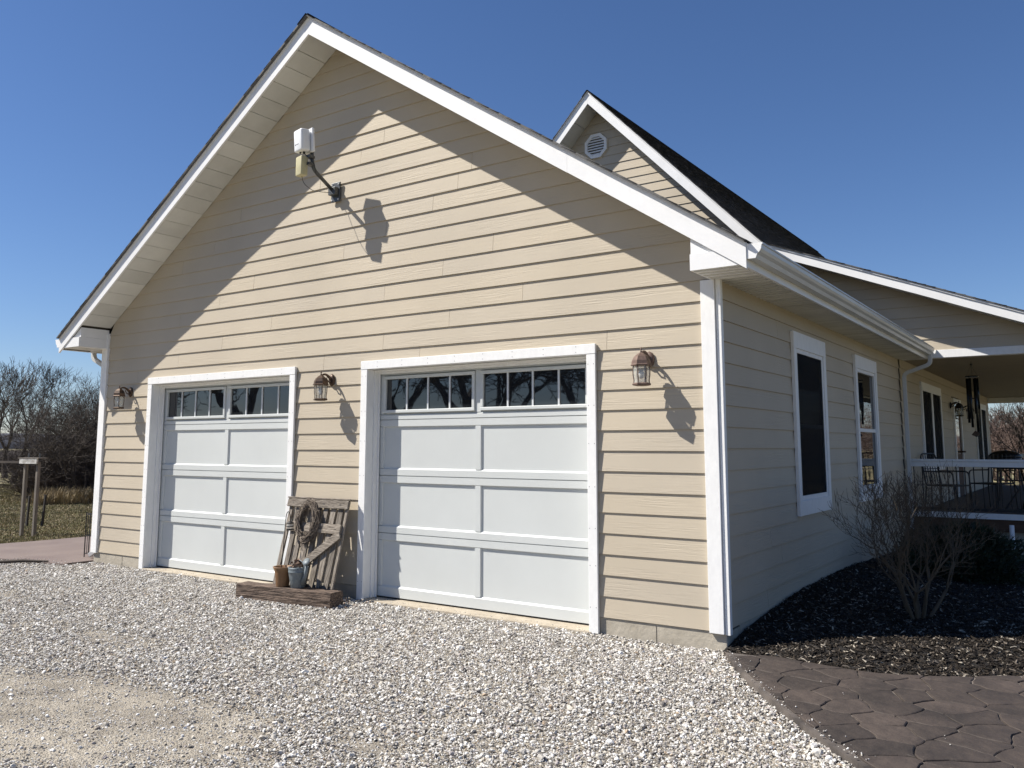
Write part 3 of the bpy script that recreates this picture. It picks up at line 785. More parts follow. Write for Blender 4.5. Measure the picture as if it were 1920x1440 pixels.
def dirt_mat():
    m = D.materials.new('packed_dirt_gravel'); m.use_nodes = True
    n = m.node_tree.nodes; l = m.node_tree.links; b = n['Principled BSDF']; b.inputs['Roughness'].default_value = .95; b.inputs['Specular IOR Level'].default_value = .2
    tc = n.new('ShaderNodeTexCoord')
    def nz(s, d=6):
        q = n.new('ShaderNodeTexNoise'); q.inputs['Scale'].default_value = s; q.inputs['Detail'].default_value = d; l.new(tc.outputs['Object'], q.inputs['Vector']); return q
    a = nz(1.3); f = nz(45, 8); v = n.new('ShaderNodeTexVoronoi'); v.inputs['Scale'].default_value = 95; l.new(tc.outputs['Object'], v.inputs['Vector'])
    cr = n.new('ShaderNodeValToRGB'); e = cr.color_ramp.elements; e[0].position = .42; e[0].color = (.235, .205, .16, 1); e[1].position = .60; e[1].color = (.41, .365, .29, 1)
    q2 = nz(5.5, 7); av = n.new('ShaderNodeMath'); av.operation = 'ADD'; l.new(a.outputs['Fac'], av.inputs[0]); l.new(q2.outputs['Fac'], av.inputs[1])
    hv2 = n.new('ShaderNodeMath'); hv2.operation = 'MULTIPLY'; hv2.inputs[1].default_value = .5; l.new(av.outputs[0], hv2.inputs[0]); l.new(hv2.outputs[0], cr.inputs[0])
    mr = n.new('ShaderNodeMapRange'); mr.inputs[1].default_value = .3; mr.inputs[2].default_value = .7; mr.inputs[3].default_value = .72; mr.inputs[4].default_value = 1.2
    l.new(f.outputs['Fac'], mr.inputs[0])
    hv = n.new('ShaderNodeHueSaturation'); l.new(cr.outputs[0], hv.inputs['Color']); l.new(mr.outputs[0], hv.inputs['Value'])
    mx = n.new('ShaderNodeMixRGB'); mx.inputs[0].default_value = .22; l.new(hv.outputs[0], mx.inputs[1])
    bw = n.new('ShaderNodeSeparateColor'); l.new(v.outputs['Color'], bw.inputs[0]); cr2 = n.new('ShaderNodeValToRGB'); cr2.color_ramp.elements[0].color = (.12, .11, .1, 1); cr2.color_ramp.elements[1].color = (.55, .53, .5, 1)
    l.new(bw.outputs[0], cr2.inputs[0]); l.new(cr2.outputs[0], mx.inputs[2]); l.new(mx.outputs[0], b.inputs['Base Color'])
    bp = n.new('ShaderNodeBump'); bp.inputs['Distance'].default_value = .01; bp.inputs['Strength'].default_value = .9
    ad = n.new('ShaderNodeMath'); ad.operation = 'ADD'; l.new(f.outputs['Fac'], ad.inputs[0]); l.new(v.outputs['Distance'], ad.inputs[1])
    l.new(ad.outputs[0], bp.inputs['Height']); l.new(bp.outputs[0], b.inputs['Normal'])
    return m
drive = struct(obj('driveway', bm, dirt_mat(), smooth=True))

# ---- scatter through geometry nodes
def sources(name, meshes, m):
    c = D.collections.new(name)
    for k, me in enumerate(meshes):
        me.materials.append(m); o = D.objects.new(name+'_piece', me); c.objects.link(o)
    return c
def scatter(name, P, ROT, S, coll, nsrc, parent=None):
    n = len(P); me = D.meshes.new(name); me.vertices.add(n); me.vertices.foreach_set('co', np.asarray(P, dtype=np.float32).ravel())
    a = me.attributes.new('rot', 'FLOAT_VECTOR', 'POINT'); a.data.foreach_set('vector', np.asarray(ROT, dtype=np.float32).ravel())
    a = me.attributes.new('scl', 'FLOAT_VECTOR', 'POINT'); a.data.foreach_set('vector', np.asarray(S, dtype=np.float32).ravel())
    a = me.attributes.new('idx', 'INT', 'POINT'); a.data.foreach_set('value', rng.integers(0, nsrc, n).astype(np.int32))
    o = D.objects.new(name, me); col.objects.link(o)
    if parent: o.parent = parent
    g = D.node_groups.new(name, 'GeometryNodeTree')
    g.interface.new_socket('Geometry', in_out='INPUT', socket_type='NodeSocketGeometry')
    g.interface.new_socket('Geometry', in_out='OUTPUT', socket_type='NodeSocketGeometry')
    N = g.nodes; gi = N.new('NodeGroupInput'); go = N.new('NodeGroupOutput')
    ci = N.new('GeometryNodeCollectionInfo'); ci.inputs['Collection'].default_value = coll
    ci.inputs['Separate Children'].default_value = True; ci.inputs['Reset Children'].default_value = True
    ip = N.new('GeometryNodeInstanceOnPoints'); ip.inputs['Pick Instance'].default_value = True
    def na(nm, t):
        q = N.new('GeometryNodeInputNamedAttribute'); q.data_type = t; q.inputs['Name'].default_value = nm; return q.outputs['Attribute']
    L = g.links
    L.new(gi.outputs[0], ip.inputs['Points']); L.new(ci.outputs[0], ip.inputs['Instance']); L.new(na('idx', 'INT'), ip.inputs['Instance Index'])
    L.new(na('rot', 'FLOAT_VECTOR'), ip.inputs['Rotation']); L.new(na('scl', 'FLOAT_VECTOR'), ip.inputs['Scale'])
    L.new(ip.outputs[0], go.inputs[0])
    md = o.modifiers.new('scatter', 'NODES'); md.node_group = g
    o['kind'] = 'stuff'
    return o
def stone_mesh(seed, sub=1):
    r = random.Random(seed); bm = nb(); bmesh.ops.create_icosphere(bm, subdivisions=sub, radius=1)
    pl = [(Vector((r.gauss(0, 1), r.gauss(0, 1), r.gauss(0, 1))).normalized(), r.uniform(.45, .85)) for _ in range(9)]
    for v in bm.verts:
        for n_, d in pl:
            k = v.co.dot(n_)
            if k > d: v.co -= n_*(k-d)
        v.co *= 1+r.uniform(-.08, .08)
    sx, sy, sz = 1, r.uniform(.6, .9), r.uniform(.45, .7)
    for v in bm.verts: v.co = Vector((v.co.x*sx, v.co.y*sy, v.co.z*sz))
    me = D.meshes.new('gravel_stone'); bm.to_mesh(me); bm.free(); return me
gm = ramp_mat('gravel_stone', [(0, (.56, .535, .49)), (.20, (.66, .64, .60)), (.36, (.43, .405, .365)), (.48, (.52, .48, .41)), (.58, (.78, .77, .745)), (.70, (.30, .28, .25)), (.80, (.19, .175, .16)), (.89, (.37, .335, .32)), (.965, (.42, .33, .24)), (.985, (.16, .14, .13))], .85, .6, 1.7, .15)
gsrc = sources('gravel', [stone_mesh(s, 2 if s < 6 else 1) for s in range(12)], gm)
def gravel():
    P = []; RO = []; S = []
    # visible wedge in front of the house; density by distance and by dirt patches
    N = 500000
    X = rng.uniform(-16, 3.2, N); Y = rng.uniform(-4.9, .03, N)
    cx, cy = CAM.x, CAM.y
    vx, vy = X-cx, Y-cy; dep = vx*(-math.sin(YAW))+vy*math.cos(YAW); lat = vx*math.cos(YAW)+vy*math.sin(YAW)
    ok = (dep > 2.6) & (lat/dep > -.66) & (lat/dep < .64)
    X, Y, dep = X[ok], Y[ok], dep[ok]
    U = rng.uniform(0, 1, len(X)); Q = rng.uniform(0, 1, (len(X), 6)); G = rng.normal(0, 1, len(X))
    for i in range(len(X)):
        x, y = float(X[i]), float(Y[i])
        if not in_poly(x, y, drv): continue
        d = dirt(x, y)
        cl = noise.noise(Vector((x*3.2, y*4.5, 11)))*.5+.5; keep = 1 if d < .15 else max(.30+1.0*max(0, cl-.40), 1-(d-.05)*1.0)
        far = min(1, 9/float(dep[i]))
        if U[i] > keep: continue
        size = .0069*math.exp(G[i]*.38)
        if d > .12: size *= max(.50+.35*cl, 1-(d-.12)*1.1)+.6*(Q[i, 4] > .96)
        near = smooth(-4.2, -1.0, y); size *= 1.02
        z = drive_h(x, y)+(size*.25 if d > .4 else size*.30+.011*Q[i, 0]*(1 if d < .28 else .3))
        P.append((x, y, z)); RO.append((Q[i, 1]*.9-.45, Q[i, 2]*.9-.45, Q[i, 3]*6.28)); s = size*(.8+.5*Q[i, 5]); S.append((s, s, s))
    return P, RO, S
P, RO, S = gravel()
print('gravel', len(P))
scatter('gravel', P, RO, S, gsrc, 12)

# ---- left pad
padp = [(-9.2, 8.5)]+PADF+PADN[::-1]+[(-9.2, -.30)]
bm = nb(); v = [bm.verts.new((x, y, -.128)) for x, y in padp]; fc = bm.faces.new(v)
ext = bmesh.ops.extrude_face_region(bm, geom=[fc]); bmesh.ops.translate(bm, verts=[q for q in ext['geom'] if isinstance(q, bmesh.types.BMVert)], vec=(0, 0, -.15))
struct(obj('concrete_pad', bm, M['pinkpad']))

# ---- patio of stamped stones
patp = GE+ME[::-1]
bm = nb(); v = [bm.verts.new((x, y, -.113)) for x, y in patp]; fc = bm.faces.new(v)
ext = bmesh.ops.extrude_face_region(bm, geom=[fc]); bmesh.ops.translate(bm, verts=[q for q in ext['geom'] if isinstance(q, bmesh.types.BMVert)], vec=(0, 0, -.12))
patio = struct(obj('patio', bm, M['joint']))
def offset_in(P, d):
    return P
def clip(P, nx, ny, c):       # keep nx*x+ny*y<=c
    out = []
    for i in range(len(P)):
        a, b = P[i], P[(i+1) % len(P)]; da = nx*a[0]+ny*a[1]-c; db = nx*b[0]+ny*b[1]-c
        if da <= 0: out.append(a)
        if (da < 0) != (db < 0) and da != db:
            t = da/(da-db); out.append((a[0]+(b[0]-a[0])*t, a[1]+(b[1]-a[1])*t))
    return out
seedsp = []
tries = 0
while tries < 60000 and len(seedsp) < 560:
    tries += 1
    x, y = random.uniform(-.3, 5.2), random.uniform(-4.6, 2.4)
    if all((x-a)**2+((y-b)*1.25)**2 > .245**2 for a, b in seedsp): seedsp.append((x, y))
def warp(x, y):
    n1 = noise.noise(Vector((x*5, y*5, 1))); n2 = noise.noise(Vector((x*5, y*5, 9)))
    n3 = noise.noise(Vector((x*17, y*17, 1))); n4 = noise.noise(Vector((x*17, y*17, 9)))
    return x+.045*n1+.012*n3, y+.045*n2+.012*n4
def dist_edge(x, y, L):
    best = 9
    for (ax, ay), (bx_, by) in zip(L[:-1], L[1:]):
        t = max(0, min(1, ((x-ax)*(bx_-ax)+(y-ay)*(by-ay))/((bx_-ax)**2+(by-ay)**2))); best = min(best, math.hypot(x-ax-t*(bx_-ax), y-ay-t*(by-ay)))
    return best
nst = 0
for si, (sx, sy) in enumerate(seedsp):
    if sx > 4.4: continue
    poly = [(sx-.6, sy-.6), (sx+.6, sy-.6), (sx+.6, sy+.6), (sx-.6, sy+.6)]
    for (ax, ay) in seedsp:
        if (ax, ay) == (sx, sy) or abs(ax-sx) > 1 or abs(ay-sy) > 1: continue
        nx, ny = ax-sx, ay-sy; L = math.hypot(nx, ny); nx /= L; ny /= L
        mxx, myy = (ax+sx)/2, (ay+sy)/2
        poly = clip(poly, nx, ny, nx*mxx+ny*myy-.0045)
        if len(poly) < 3: break
    if len(poly) < 3: continue
    pts = []
    for i in range(len(poly)):
        a, b = poly[i], poly[(i+1) % len(poly)]; L = math.hypot(b[0]-a[0], b[1]-a[1]); k = max(1, int(L/.045))
        for t in range(k): pts.append(warp(a[0]+(b[0]-a[0])*t/k, a[1]+(b[1]-a[1])*t/k))
    inside = [in_poly(x, y, patp) and dist_edge(x, y, GE) > .035 for x, y in pts]
    if not any(inside) : continue
    if not all(inside):
        # pull outside points back towards the centre of the cell
        cx_, cy_ = sx, sy
        if not in_poly(cx_, cy_, patp):
            ins = [p for p, q in zip(pts, inside) if q]; cx_ = sum(p[0] for p in ins)/len(ins); cy_ = sum(p[1] for p in ins)/len(ins)
            if len(ins) < 4: continue
        np_ = []
        for (x, y), q in zip(pts, inside):
            if not q:
                lo, hi = 0, 1
                for _ in range(9):
                    md_ = (lo+hi)/2; xx, yy = cx_+(x-cx_)*md_, cy_+(y-cy_)*md_
                    if in_poly(xx, yy, patp) and dist_edge(xx, yy, GE) > .035: lo = md_
                    else: hi = md_
                x, y = cx_+(x-cx_)*lo, cy_+(y-cy_)*lo
            np_.append((x, y))
        pts = np_
    ar = abs(sum(pts[i][0]*pts[(i+1) % len(pts)][1]-pts[(i+1) % len(pts)][0]*pts[i][1] for i in range(len(pts))))/2
    if ar < .004: continue
    cx_ = sum(p[0] for p in pts)/len(pts); cy_ = sum(p[1] for p in pts)/len(pts)
    bm = nb(); tx, ty, dz = random.uniform(-.012, .012), random.uniform(-.012, .012), random.uniform(-.001, .0015)
    rings = []
    for sc, z in ((1.0, -.118), (1.0, -.1075), (.965, -.1035), (.8, -.102)):
        rings.append([bm.verts.new((cx_+(x-cx_)*sc, cy_+(y-cy_)*sc, z+(dz+tx*(x-cx_)+ty*(y-cy_) if z > -.11 else 0)+(.0022*noise.noise(Vector((x*sc*9, y*sc*9, 0))) if z > -.105 else 0))) for x, y in pts])
    n = len(pts)
    for a in range(3):
        for i in range(n): bm.faces.new((rings[a][i], rings[a][(i+1) % n], rings[a+1][(i+1) % n], rings[a+1][i]))
    c = bm.verts.new((cx_, cy_, -.1015+dz))
    for i in range(n): bm.faces.new((rings[3][i], rings[3][(i+1) % n], c))
    o = obj('paving_stone', bm, M['patio'], patio, smooth=False); nst += 1
print('stones', nst)

# ---- mulch bed
def bed_h(x, y):
    d = dist_edge(x, y, ME)
    h = -.125+.09*smooth(0, .7, d)+.10*smooth(0.2, 2.2, y)*(1-smooth(0, 1.6, x))-.11*smooth(3.5, 7.2, y)
    return h+.018*noise.noise(Vector((x*3, y*3, 4)))+.008*noise.noise(Vector((x*11, y*11, 4)))
bedp = [(-.0, -.1)]+ME+[(5.5, 7.95), (0, 7.95)]
bm = nb(); vs = {}
gx = np.linspace(-.02, 5.0, 110); gy = np.linspace(-.2, 7.95, 150)
for i, x in enumerate(gx):
    for j, y in enumerate(gy):
        if in_poly(x+.001, y, [(-.05, -.12)]+ME+[(5.5, 7.99), (-.05, 7.99)]): vs[i, j] = bm.verts.new((x, y, bed_h(x, y)))
for i in range(len(gx)-1):
    for j in range(len(gy)-1):
        k = [(i, j), (i+1, j), (i+1, j+1), (i, j+1)]
        if all(q in vs for q in k): bm.faces.new([vs[q] for q in k])
bed = struct(obj('mulch_bed', bm, M['mulchbase'], smooth=True))
def chip_mesh(s):
    r = random.Random(s); bm = nb(); n = 3
    L = 1.0; w0 = r.uniform(.12, .30); t = r.uniform(.05, .12); rows = []
    for k in range(n+1):
        x = -L/2+L*k/n; w_ = w0*(1 if 0 < k < n else r.uniform(.2, .8)); z = r.uniform(-.08, .08); yo = r.uniform(-.06, .06)
        rows.append([bm.verts.new(p) for p in ((x, yo-w_/2, z), (x, yo+w_/2, z+r.uniform(-.03, .03)), (x, yo+w_/2, z-t), (x, yo-w_/2, z-t))])
    for k in range(n):
        for q in range(4): bm.faces.new((rows[k][q], rows[k+1][q], rows[k+1][(q+1) % 4], rows[k][(q+1) % 4]))
    bm.faces.new(rows[0]); bm.faces.new(rows[-1]); bmesh.ops.recalc_face_normals(bm, faces=bm.faces)
    me = D.meshes.new('mulch_chip'); bm.to_mesh(me); bm.free(); return me
cm = ramp_mat('mulch_chip', [(0, (.011, .008, .006)), (.40, (.021, .016, .011)), (.66, (.048, .037, .027)), (.84, (.13, .11, .09)), (.94, (.36, .32, .26)), (.985, (.010, .008, .007))], .9, .3, 3, .2)
csrc = sources('mulch', [chip_mesh(s) for s in range(8)], cm)
P = []; RO = []; S = []
while len(P) < 34000:
    x = random.uniform(0.01, 3.2); y = random.uniform(-.25, 7.8)
    if y > 1.8 and random.random() > 1.5/(y): continue
    if not in_poly(x, y, bedp):
        if not (in_poly(x, y+.03, bedp) and random.random() < .3): continue
    s = random.uniform(.016, .055)*(1.25 if random.random() < .1 else 1)
    P.append((x, y, bed_h(x, max(y, -.17))+random.uniform(0.002, .016))); RO.append((random.gauss(0, .35), random.gauss(0, .35), random.uniform(0, 6.28))); S.append((s, s, s))
scatter('mulch_chips', P, RO, S, csrc, 8)
print('boards', nboards[0])
# ---- stray mulch and pebbles on the patio edge, few coloured stones
P = []; RO = []; S = []
while len(P) < 170:
    k = random.randrange(len(GE)-3); t = random.random(); a, b = GE[k], GE[k+1]; off = abs(random.gauss(0, .05)) if random.random() < .9 else random.uniform(0, .7)
    x, y = a[0]+(b[0]-a[0])*t+off*.8, a[1]+(b[1]-a[1])*t+off*.55
    if in_poly(x, y, patp): P.append((x, y, -.097)); RO.append((random.random(), random.random(), random.random()*6)); q = random.uniform(.003, .0085); S.append((q, q, q))
for k in range(130):
    x = random.uniform(-10.3, -9.2); P.append((x, -.42+(x+9.2)*.2+abs(random.gauss(0, .12)), -.124)); RO.append((random.random(), random.random(), random.random()*6)); q = random.uniform(.004, .009); S.append((q, q, q))
for a_, b_ in (DR, DL):
    for k in range(90):
        P.append((random.uniform(a_, b_), random.uniform(-.03, .0)+abs(random.gauss(0, .03)), -.124)); RO.append((random.random(), random.random(), random.random()*6)); q = random.uniform(.003, .007); S.append((q, q, q))
scatter('stray_gravel', P, RO, S, gsrc, 12)
# ------------------------------------------------------------------ wall lanterns
def wall_lantern(x, y0, z, label, metal, glow=None, rotz=0, group='wall lanterns beside the garage doors'):
    """origin at the wall plate centre; lantern hangs out along -y"""
    t = thing('wall_lantern', label, 'wall lantern', (x, y0, z), group, (0, 0, rotz))
    bm = nb(); lathe(bm, [(.048, 0), (.048, .012), (.036, .024), (.018, .032)], 8)
    for v in bm.verts: v.co = Vector((v.co.x, -v.co.z, v.co.y*1.45))
    obj('back_plate', bm, metal, t, smooth=True)
    yo = -.168
    # scrolled arm
    pts = []
    for k in range(13):
        a = math.pi*(.0+.5*k/12*2)
        pts.append((0, -.02-.148*(k/12), .005+.052*math.sin(math.pi*(k/12)*.80)))
    bm = nb(); tube(bm, pts, [.017-.008*k/12 for k in range(13)], 8); 
    tube(bm, [(0, -.02, -.03), (0, -.06, -.022), (0, -.085, .012), (0, -.075, .038)], [.008, .007, .006, .005], 6)
    obj('arm', bm, metal, t, smooth=True)
    zc = .045                                  # top of roof cap
    bm = nb(); lathe(bm, [(.006, .0), (.009, .012), (.004, .020), (.008, .030), (.003, .050)], 10, (0, yo, zc-.004)); obj('finial', bm, metal, t, smooth=True)
    S6 = 6; rt_ = R(30)
    bm = nb(); lathe(bm, [(.088, -.1135), (.090, -.105), (.084, -.098), (.079, -.070), (.060, -.035), (.030, -.010), (.012, .0)], S6, (0, yo, zc), rt_); obj('roof_cap', bm, metal, t)
    # glass body, slightly curved
    zt, zb_ = zc-.113, zc-.262
    prof = [(.066, zt), (.070, zt-.03), (.069, zt-.075), (.062, zt-.12), (.064, zb_)]
    rings = [[(r*math.cos(rt_+k*math.pi/3), r*math.sin(rt_+k*math.pi/3), z_) for k in range(6)] for r, z_ in prof]
    for k in range(6):
        bm = nb(); vv = [[bm.verts.new((q[k][0], q[k][1]+yo, q[k][2])), bm.verts.new((q[(k+1) % 6][0], q[(k+1) % 6][1]+yo, q[(k+1) % 6][2]))] for q in rings]
        for i in range(len(vv)-1): bm.faces.new((vv[i][0], vv[i][1], vv[i+1][1], vv[i+1][0]))
        gp = obj('glass_pane', bm, M['lampglass'], t)
        bm = nb(); tube(bm, [(q[k][0]*1.02, q[k][1]*1.02+yo, q[k][2]) for q in rings], .0048, 5); obj('frame_bar', bm, metal, t)
    bm = nb(); lathe(bm, [(.05, -.022), (.076, -.016), (.080, -.004), (.070, .004)], S6, (0, yo, zb_), rt_); obj('base_ring', bm, metal, t)
    bm = nb(); lathe(bm, [(.012, .0), (.022, .02), (.026, .045), (.012, .075)], 10, (0, yo, zb_+.04)); obj('bulb', bm, M['bulb'], t, smooth=True)
    return t
LB = wall_lantern
LB(-.625, .0, 2.205, 'copper brown wall lantern between the right garage door and the house corner', M['copper'])
LB(-4.50, .0, 2.195, 'dark bronze wall lantern on the siding between the two garage doors', M['bronze'])
LB(-8.44, .0, 2.20, 'dark bronze wall lantern left of the left garage door, under the rake shadow', M['bronze'])
LB(.0, 13.40, 2.33, 'black porch lantern on the near side of the porch door', M['iron'], rotz=R(90), group='porch lanterns')
LB(.0, 15.30, 2.33, 'black porch lantern on the far side of the porch door', M['iron'], rotz=R(90), group='porch lanterns')

# ------------------------------------------------------------------ antenna on the gable
an = thing('roof_antenna', 'white antenna box and yellowed box on a bent pipe mount high on the gable', 'antenna', (-4.50, 0, 4.355))
bm = nb(); bx(bm, -.07, .07, -.028, -.010, -.115, .115); bx(bm, -.055, .055, -.09, -.030, -.045, .045); o = obj('mount_plate', bm, M['galv'], an); soft(o, .005)
for bxp, bzp in ((-.05, .09), (.05, .09), (-.05, -.09), (.05, -.09)):
    bm = nb(); lathe(bm, [(.010, 0), (.010, .008)], 6); 
    for v in bm.verts: v.co = Vector((v.co.x+bxp, -.028-v.co.z, v.co.y+bzp))
    obj('bolt', bm, M['gutter'], an)
arm_pts = arc_pts([(.0, -.055, .0), (-.02, -.36, .19), (-.025, -.40, .58)], .07, 5)
bm = nb(); tube(bm, arm_pts, .021, 10); obj('pipe_arm', bm, M['galv'], an, smooth=True)
bm = nb(); bx(bm, -.055, .01, -.44, -.36, .215, .245); bx(bm, -.055, .01, -.44, -.36, .30, .33); obj('clamp', bm, M['galv'], an)
def rbox(name, c, s, mt, rot=0, bev=.02, tilt=0):
    bm = nb(); bx(bm, -s[0]/2, s[0]/2, -s[1]/2, s[1]/2, -s[2]/2, s[2]/2)
    o = obj(name, bm, mt, an); o.location = c; o.rotation_euler = (tilt, 0, rot); soft(o, bev, 3)
    for p in o.data.polygons: p.use_smooth = True
    return o
# white radio box (front faces camera-left) and yellowed box
wb = rbox('radio_box', (-.085, -.47, .49), (.175, .115, .250), M['ant_white'], R(-12), .022, R(4))
rbox('radio_back', (-.045, -.398, .50), (.185, .03, .27), M['ant_white'], R(-12), .008, R(4))
rbox('power_box', (-.10, -.45, .205), (.125, .085, .22), M['ant_yellow'], R(-12), .01)
bm = nb()
for k in range(8):      # small round mark and a word-like bar on the radio box
    pass
lathe(bm, [(.008, 0), (.008, .001)], 12, (0, 0, 0)); 
for v in bm.verts: v.co = Vector((v.co.x-.045, -.0578-v.co.z, v.co.y-.045))
bx(bm, -.030, .022, -.0588, -.0576, -.048, -.042)
mk = obj('printed_mark', bm, M['galv'], wb)
bm = nb(); tube(bm, [(-.06, -.46, .37), (-.055, -.46, .345)], .014, 8); tube(bm, [(-.10, -.47, .372), (-.105, -.475, .350)], .010, 8); obj('cable_gland', bm, M['cable'], an)
bm = nb(); tube(bm, arc_pts([(-.055, -.46, .345), (-.01, -.43, .30), (.05, -.40, .22), (.03, -.36, .12), (-.01, -.2, .08), (.02, -.08, -.03)], .02, 3), .005, 5)
tube(bm, arc_pts([(-.10, -.45, .115), (-.10, -.42, .02), (-.08, -.30, -.04), (0, -.06, -.02)], .05, 4), .0035, 5)
obj('cable', bm, M['cable'], an)

# ------------------------------------------------------------------ still life between the doors
gate = thing('wooden_gate', 'weathered grey slatted wooden gate leaning on the siding between the garage doors', 'wooden gate', (-4.99, -.36, -.145), None, (R(-14.5), 0, R(1)))
GW, GH = .90, 1.06
sl_x = [0.005+.108*k for k in range(9)]
for k, x in enumerate(sl_x):
    w_ = random.uniform(.058, .078) if k not in (0,) else .05
    bm = nb(); z0 = random.uniform(.03, .13) if k not in (0, 8) else .01; z1 = GH-.01
    x1 = min(x+w_, GW); n = 6; rows = []
    for q in range(n+1):
        t = q/n; z = z0+(z1-z0)*t; wob = .004*noise.noise(Vector((x*9, z*3, 1))); tip = .012 if q == 0 else 0
        rows.append([bm.verts.new(p) for p in ((x+wob+tip, -.010, z), (x1+wob-tip*random.random(), -.010, z+(.02*random.random() if q == 0 else 0)), (x1+wob-tip, .010, z), (x+wob+tip, .010, z))])
    for q in range(n):
        for f_ in range(4): bm.faces.new((rows[q][f_], rows[q+1][f_], rows[q+1][(f_+1) % 4], rows[q][(f_+1) % 4]))
    bm.faces.new(rows[0]); bm.faces.new(rows[-1])
    obj('slat', bm, M['greywood'], gate)
for z0, z1, x0, x1, nm in ((GH-.095, GH-.005, -.01, GW+.015, 'top_rail'), (.70, .80, .04, GW-.03, 'middle_rail'), (.10, .17, .03, GW-.02, 'bottom_rail')):
    if nm == 'bottom_rail': 
        bm = nb(); bx(bm, x0, x1, .012, .034, z0, z1)
    else:
        bm = nb(); bx(bm, x0, x1, -.040, -.012, z0, z1)
    o = obj(nm, bm, M['railwood'], gate); soft(o, .005)
bm = nb(); bx(bm, -.02, GW+.04, -.045, .035, GH-.002, GH+.012); o = obj('cap_board', bm, M['railwood'], gate); soft(o, .004)
bm = nb(); prism(bm, [(.33, -.045, .34), (.42, -.045, .30), (.90, -.045, .66), (.87, -.045, .72), (.80, -.045, .70)], (0, .028, 0)); o = obj('brace', bm, M['railwood'], gate); soft(o, .004)
for k in range(4):
    for zz in (GH-.05, .75):
        bm = nb(); lathe(bm, [(.006, 0), (.005, .003)], 6)
        for v in bm.verts: v.co = Vector((v.co.x+.08+k*.24, -.0415-v.co.z, v.co.y+zz))
        obj('nail_head', bm, M['galv'], gate)
# wreath of vines hung on the gate
bm = nb()
for k in range(52):
    a0 = random.uniform(0, 6.28); rx, rz = random.uniform(.095, .165), random.uniform(.13, .235); ph = random.uniform(-.15, .15); yy = random.uniform(-.035, .03)
    cxk, czk = random.uniform(-.012, .012), random.uniform(-.015, .015); n = 26; span = random.uniform(4.2, 7.2)
    pts = []
    for q in range(n+1):
        a = a0+span*q/n; wv = .012*math.sin(a*random.choice((2, 3))+k)
        pts.append((cxk+(rx+wv)*math.cos(a+ph), yy+.018*math.sin(3*a+k), czk+(rz+wv)*math.sin(a)))
    tube(bm, pts, random.uniform(.0022, .0048), 4)
for k in range(26):
    a = random.uniform(0, 6.28); p = Vector((.145*math.cos(a), random.uniform(-.04, .02), .19*math.sin(a))); d = Vector((math.cos(a)+random.uniform(-.8, .8), random.uniform(-.5, .2), math.sin(a)+random.uniform(-.8, .8))).normalized()
    tube(bm, [p, p+d*.04, p+d*.07+Vector((0, 0, -.01))], [.0028, .002, .001], 4)
tail = Vector((-.02, -.01, -.19))
for k in range(7):
    tube(bm, [tail+Vector((random.uniform(-.05, .05), 0, 0)), tail+Vector((random.uniform(-.02, .04), -.01, -.06)), tail+Vector((random.uniform(-.03, .07), -.01, -.13))], [.004, .003, .002], 4)
wr = obj('vine_wreath', bm, M['vine']); wr.location = (-4.60, -.205, .655); wr.rotation_euler = (R(-14.5), R(-4), 0)
tag(wr, 'round grapevine wreath hanging on the grey wooden gate', 'wreath')
# timber
bm = nb(); TL, TW, TH = 1.30, .20, .155
nl, = (26,)
rows = []
for q in range(nl+1):
    t = q/nl; x = TL*t; ring = []
    for (yy, zz) in ((0, .0), (0, .045), (-.003, .075), (0, .11), (.004, TH-.006), (.02, TH), (.09, TH-.004), (.17, TH), (TW-.01, TH-.01), (TW, .1), (TW, .0)):
        nn = Vector((x*3.2, yy*30, zz*38)); f_ = noise.noise(nn); g_ = noise.noise(Vector((x*9, yy*14, zz*60+4)))
        ring.append(bm.verts.new((x, yy+.010*f_+.004*g_, zz+(.007*noise.noise(Vector((x*5, yy*20, 2))) if zz > .1 else 0))))
    rows.append(ring)
n = len(rows[0])
for q in range(nl):
    for k in range(n): bm.faces.new((rows[q][k], rows[q+1][k], rows[q+1][(k+1) % n], rows[q][(k+1) % n]))
bm.faces.new(rows[0][::-1]); bm.faces.new(rows[-1])
tm = obj('timber', bm, M['timber']); tm.location = (-5.19, -.655, -.150); tm.rotation_euler = (0, 0, R(5.6))
tag(tm, 'dark split railway timber lying on the gravel in front of the wooden gate', 'timber')
# pots
tp = thing('flower_pot', 'empty brown clay pot at the back of the timber, left of the watering can', 'flower pot', (-4.63, -.505, .004))
bm = nb(); lathe(bm, [(.064, 0), (.066, .004), (.082, .14), (.090, .170), (.104, .196), (.104, .204), (.095, .204), (.082, .172), (.074, .12), (.0, .118)], 28); obj('pot_body', bm, M['terracotta'], tp, smooth=True)
bm = nb(); lathe(bm, [(.074, .100), (.074, .124), (.03, .132), (.001, .130)], 20); obj('soil', bm, M['mulchbase'], tp)
wc = thing('watering_can', 'blue grey zinc watering can with a round rose, beside the brown pot', 'watering can', (-4.43, -.475, .004))
bm = nb(); lathe(bm, [(.066, 0), (.070, .004), (.092, .12), (.1, .16), (.1035, .163), (.100, .168), (.103, .195), (.106, .212), (.099, .212), (.093, .15), (.0, .05)], 28); obj('can_body', bm, M['zinc'], wc, smooth=True)
bm = nb(); tube(bm, [(.085, -.01, .05), (.125, -.015, .14), (.150, -.02, .255)], [.028, .02, .014], 12); obj('spout', bm, M['zinc'], wc, smooth=True)
bm = nb(); lathe(bm, [(.014, -.03), (.040, .0), (.043, .006), (.040, .012), (.0, .016)], 18)
for v in bm.verts: v.co = Matrix.Rotation(R(50), 3, 'X') @ v.co+Vector((.155, -.03, .275))
obj('rose', bm, M['zinc'], wc, smooth=True)
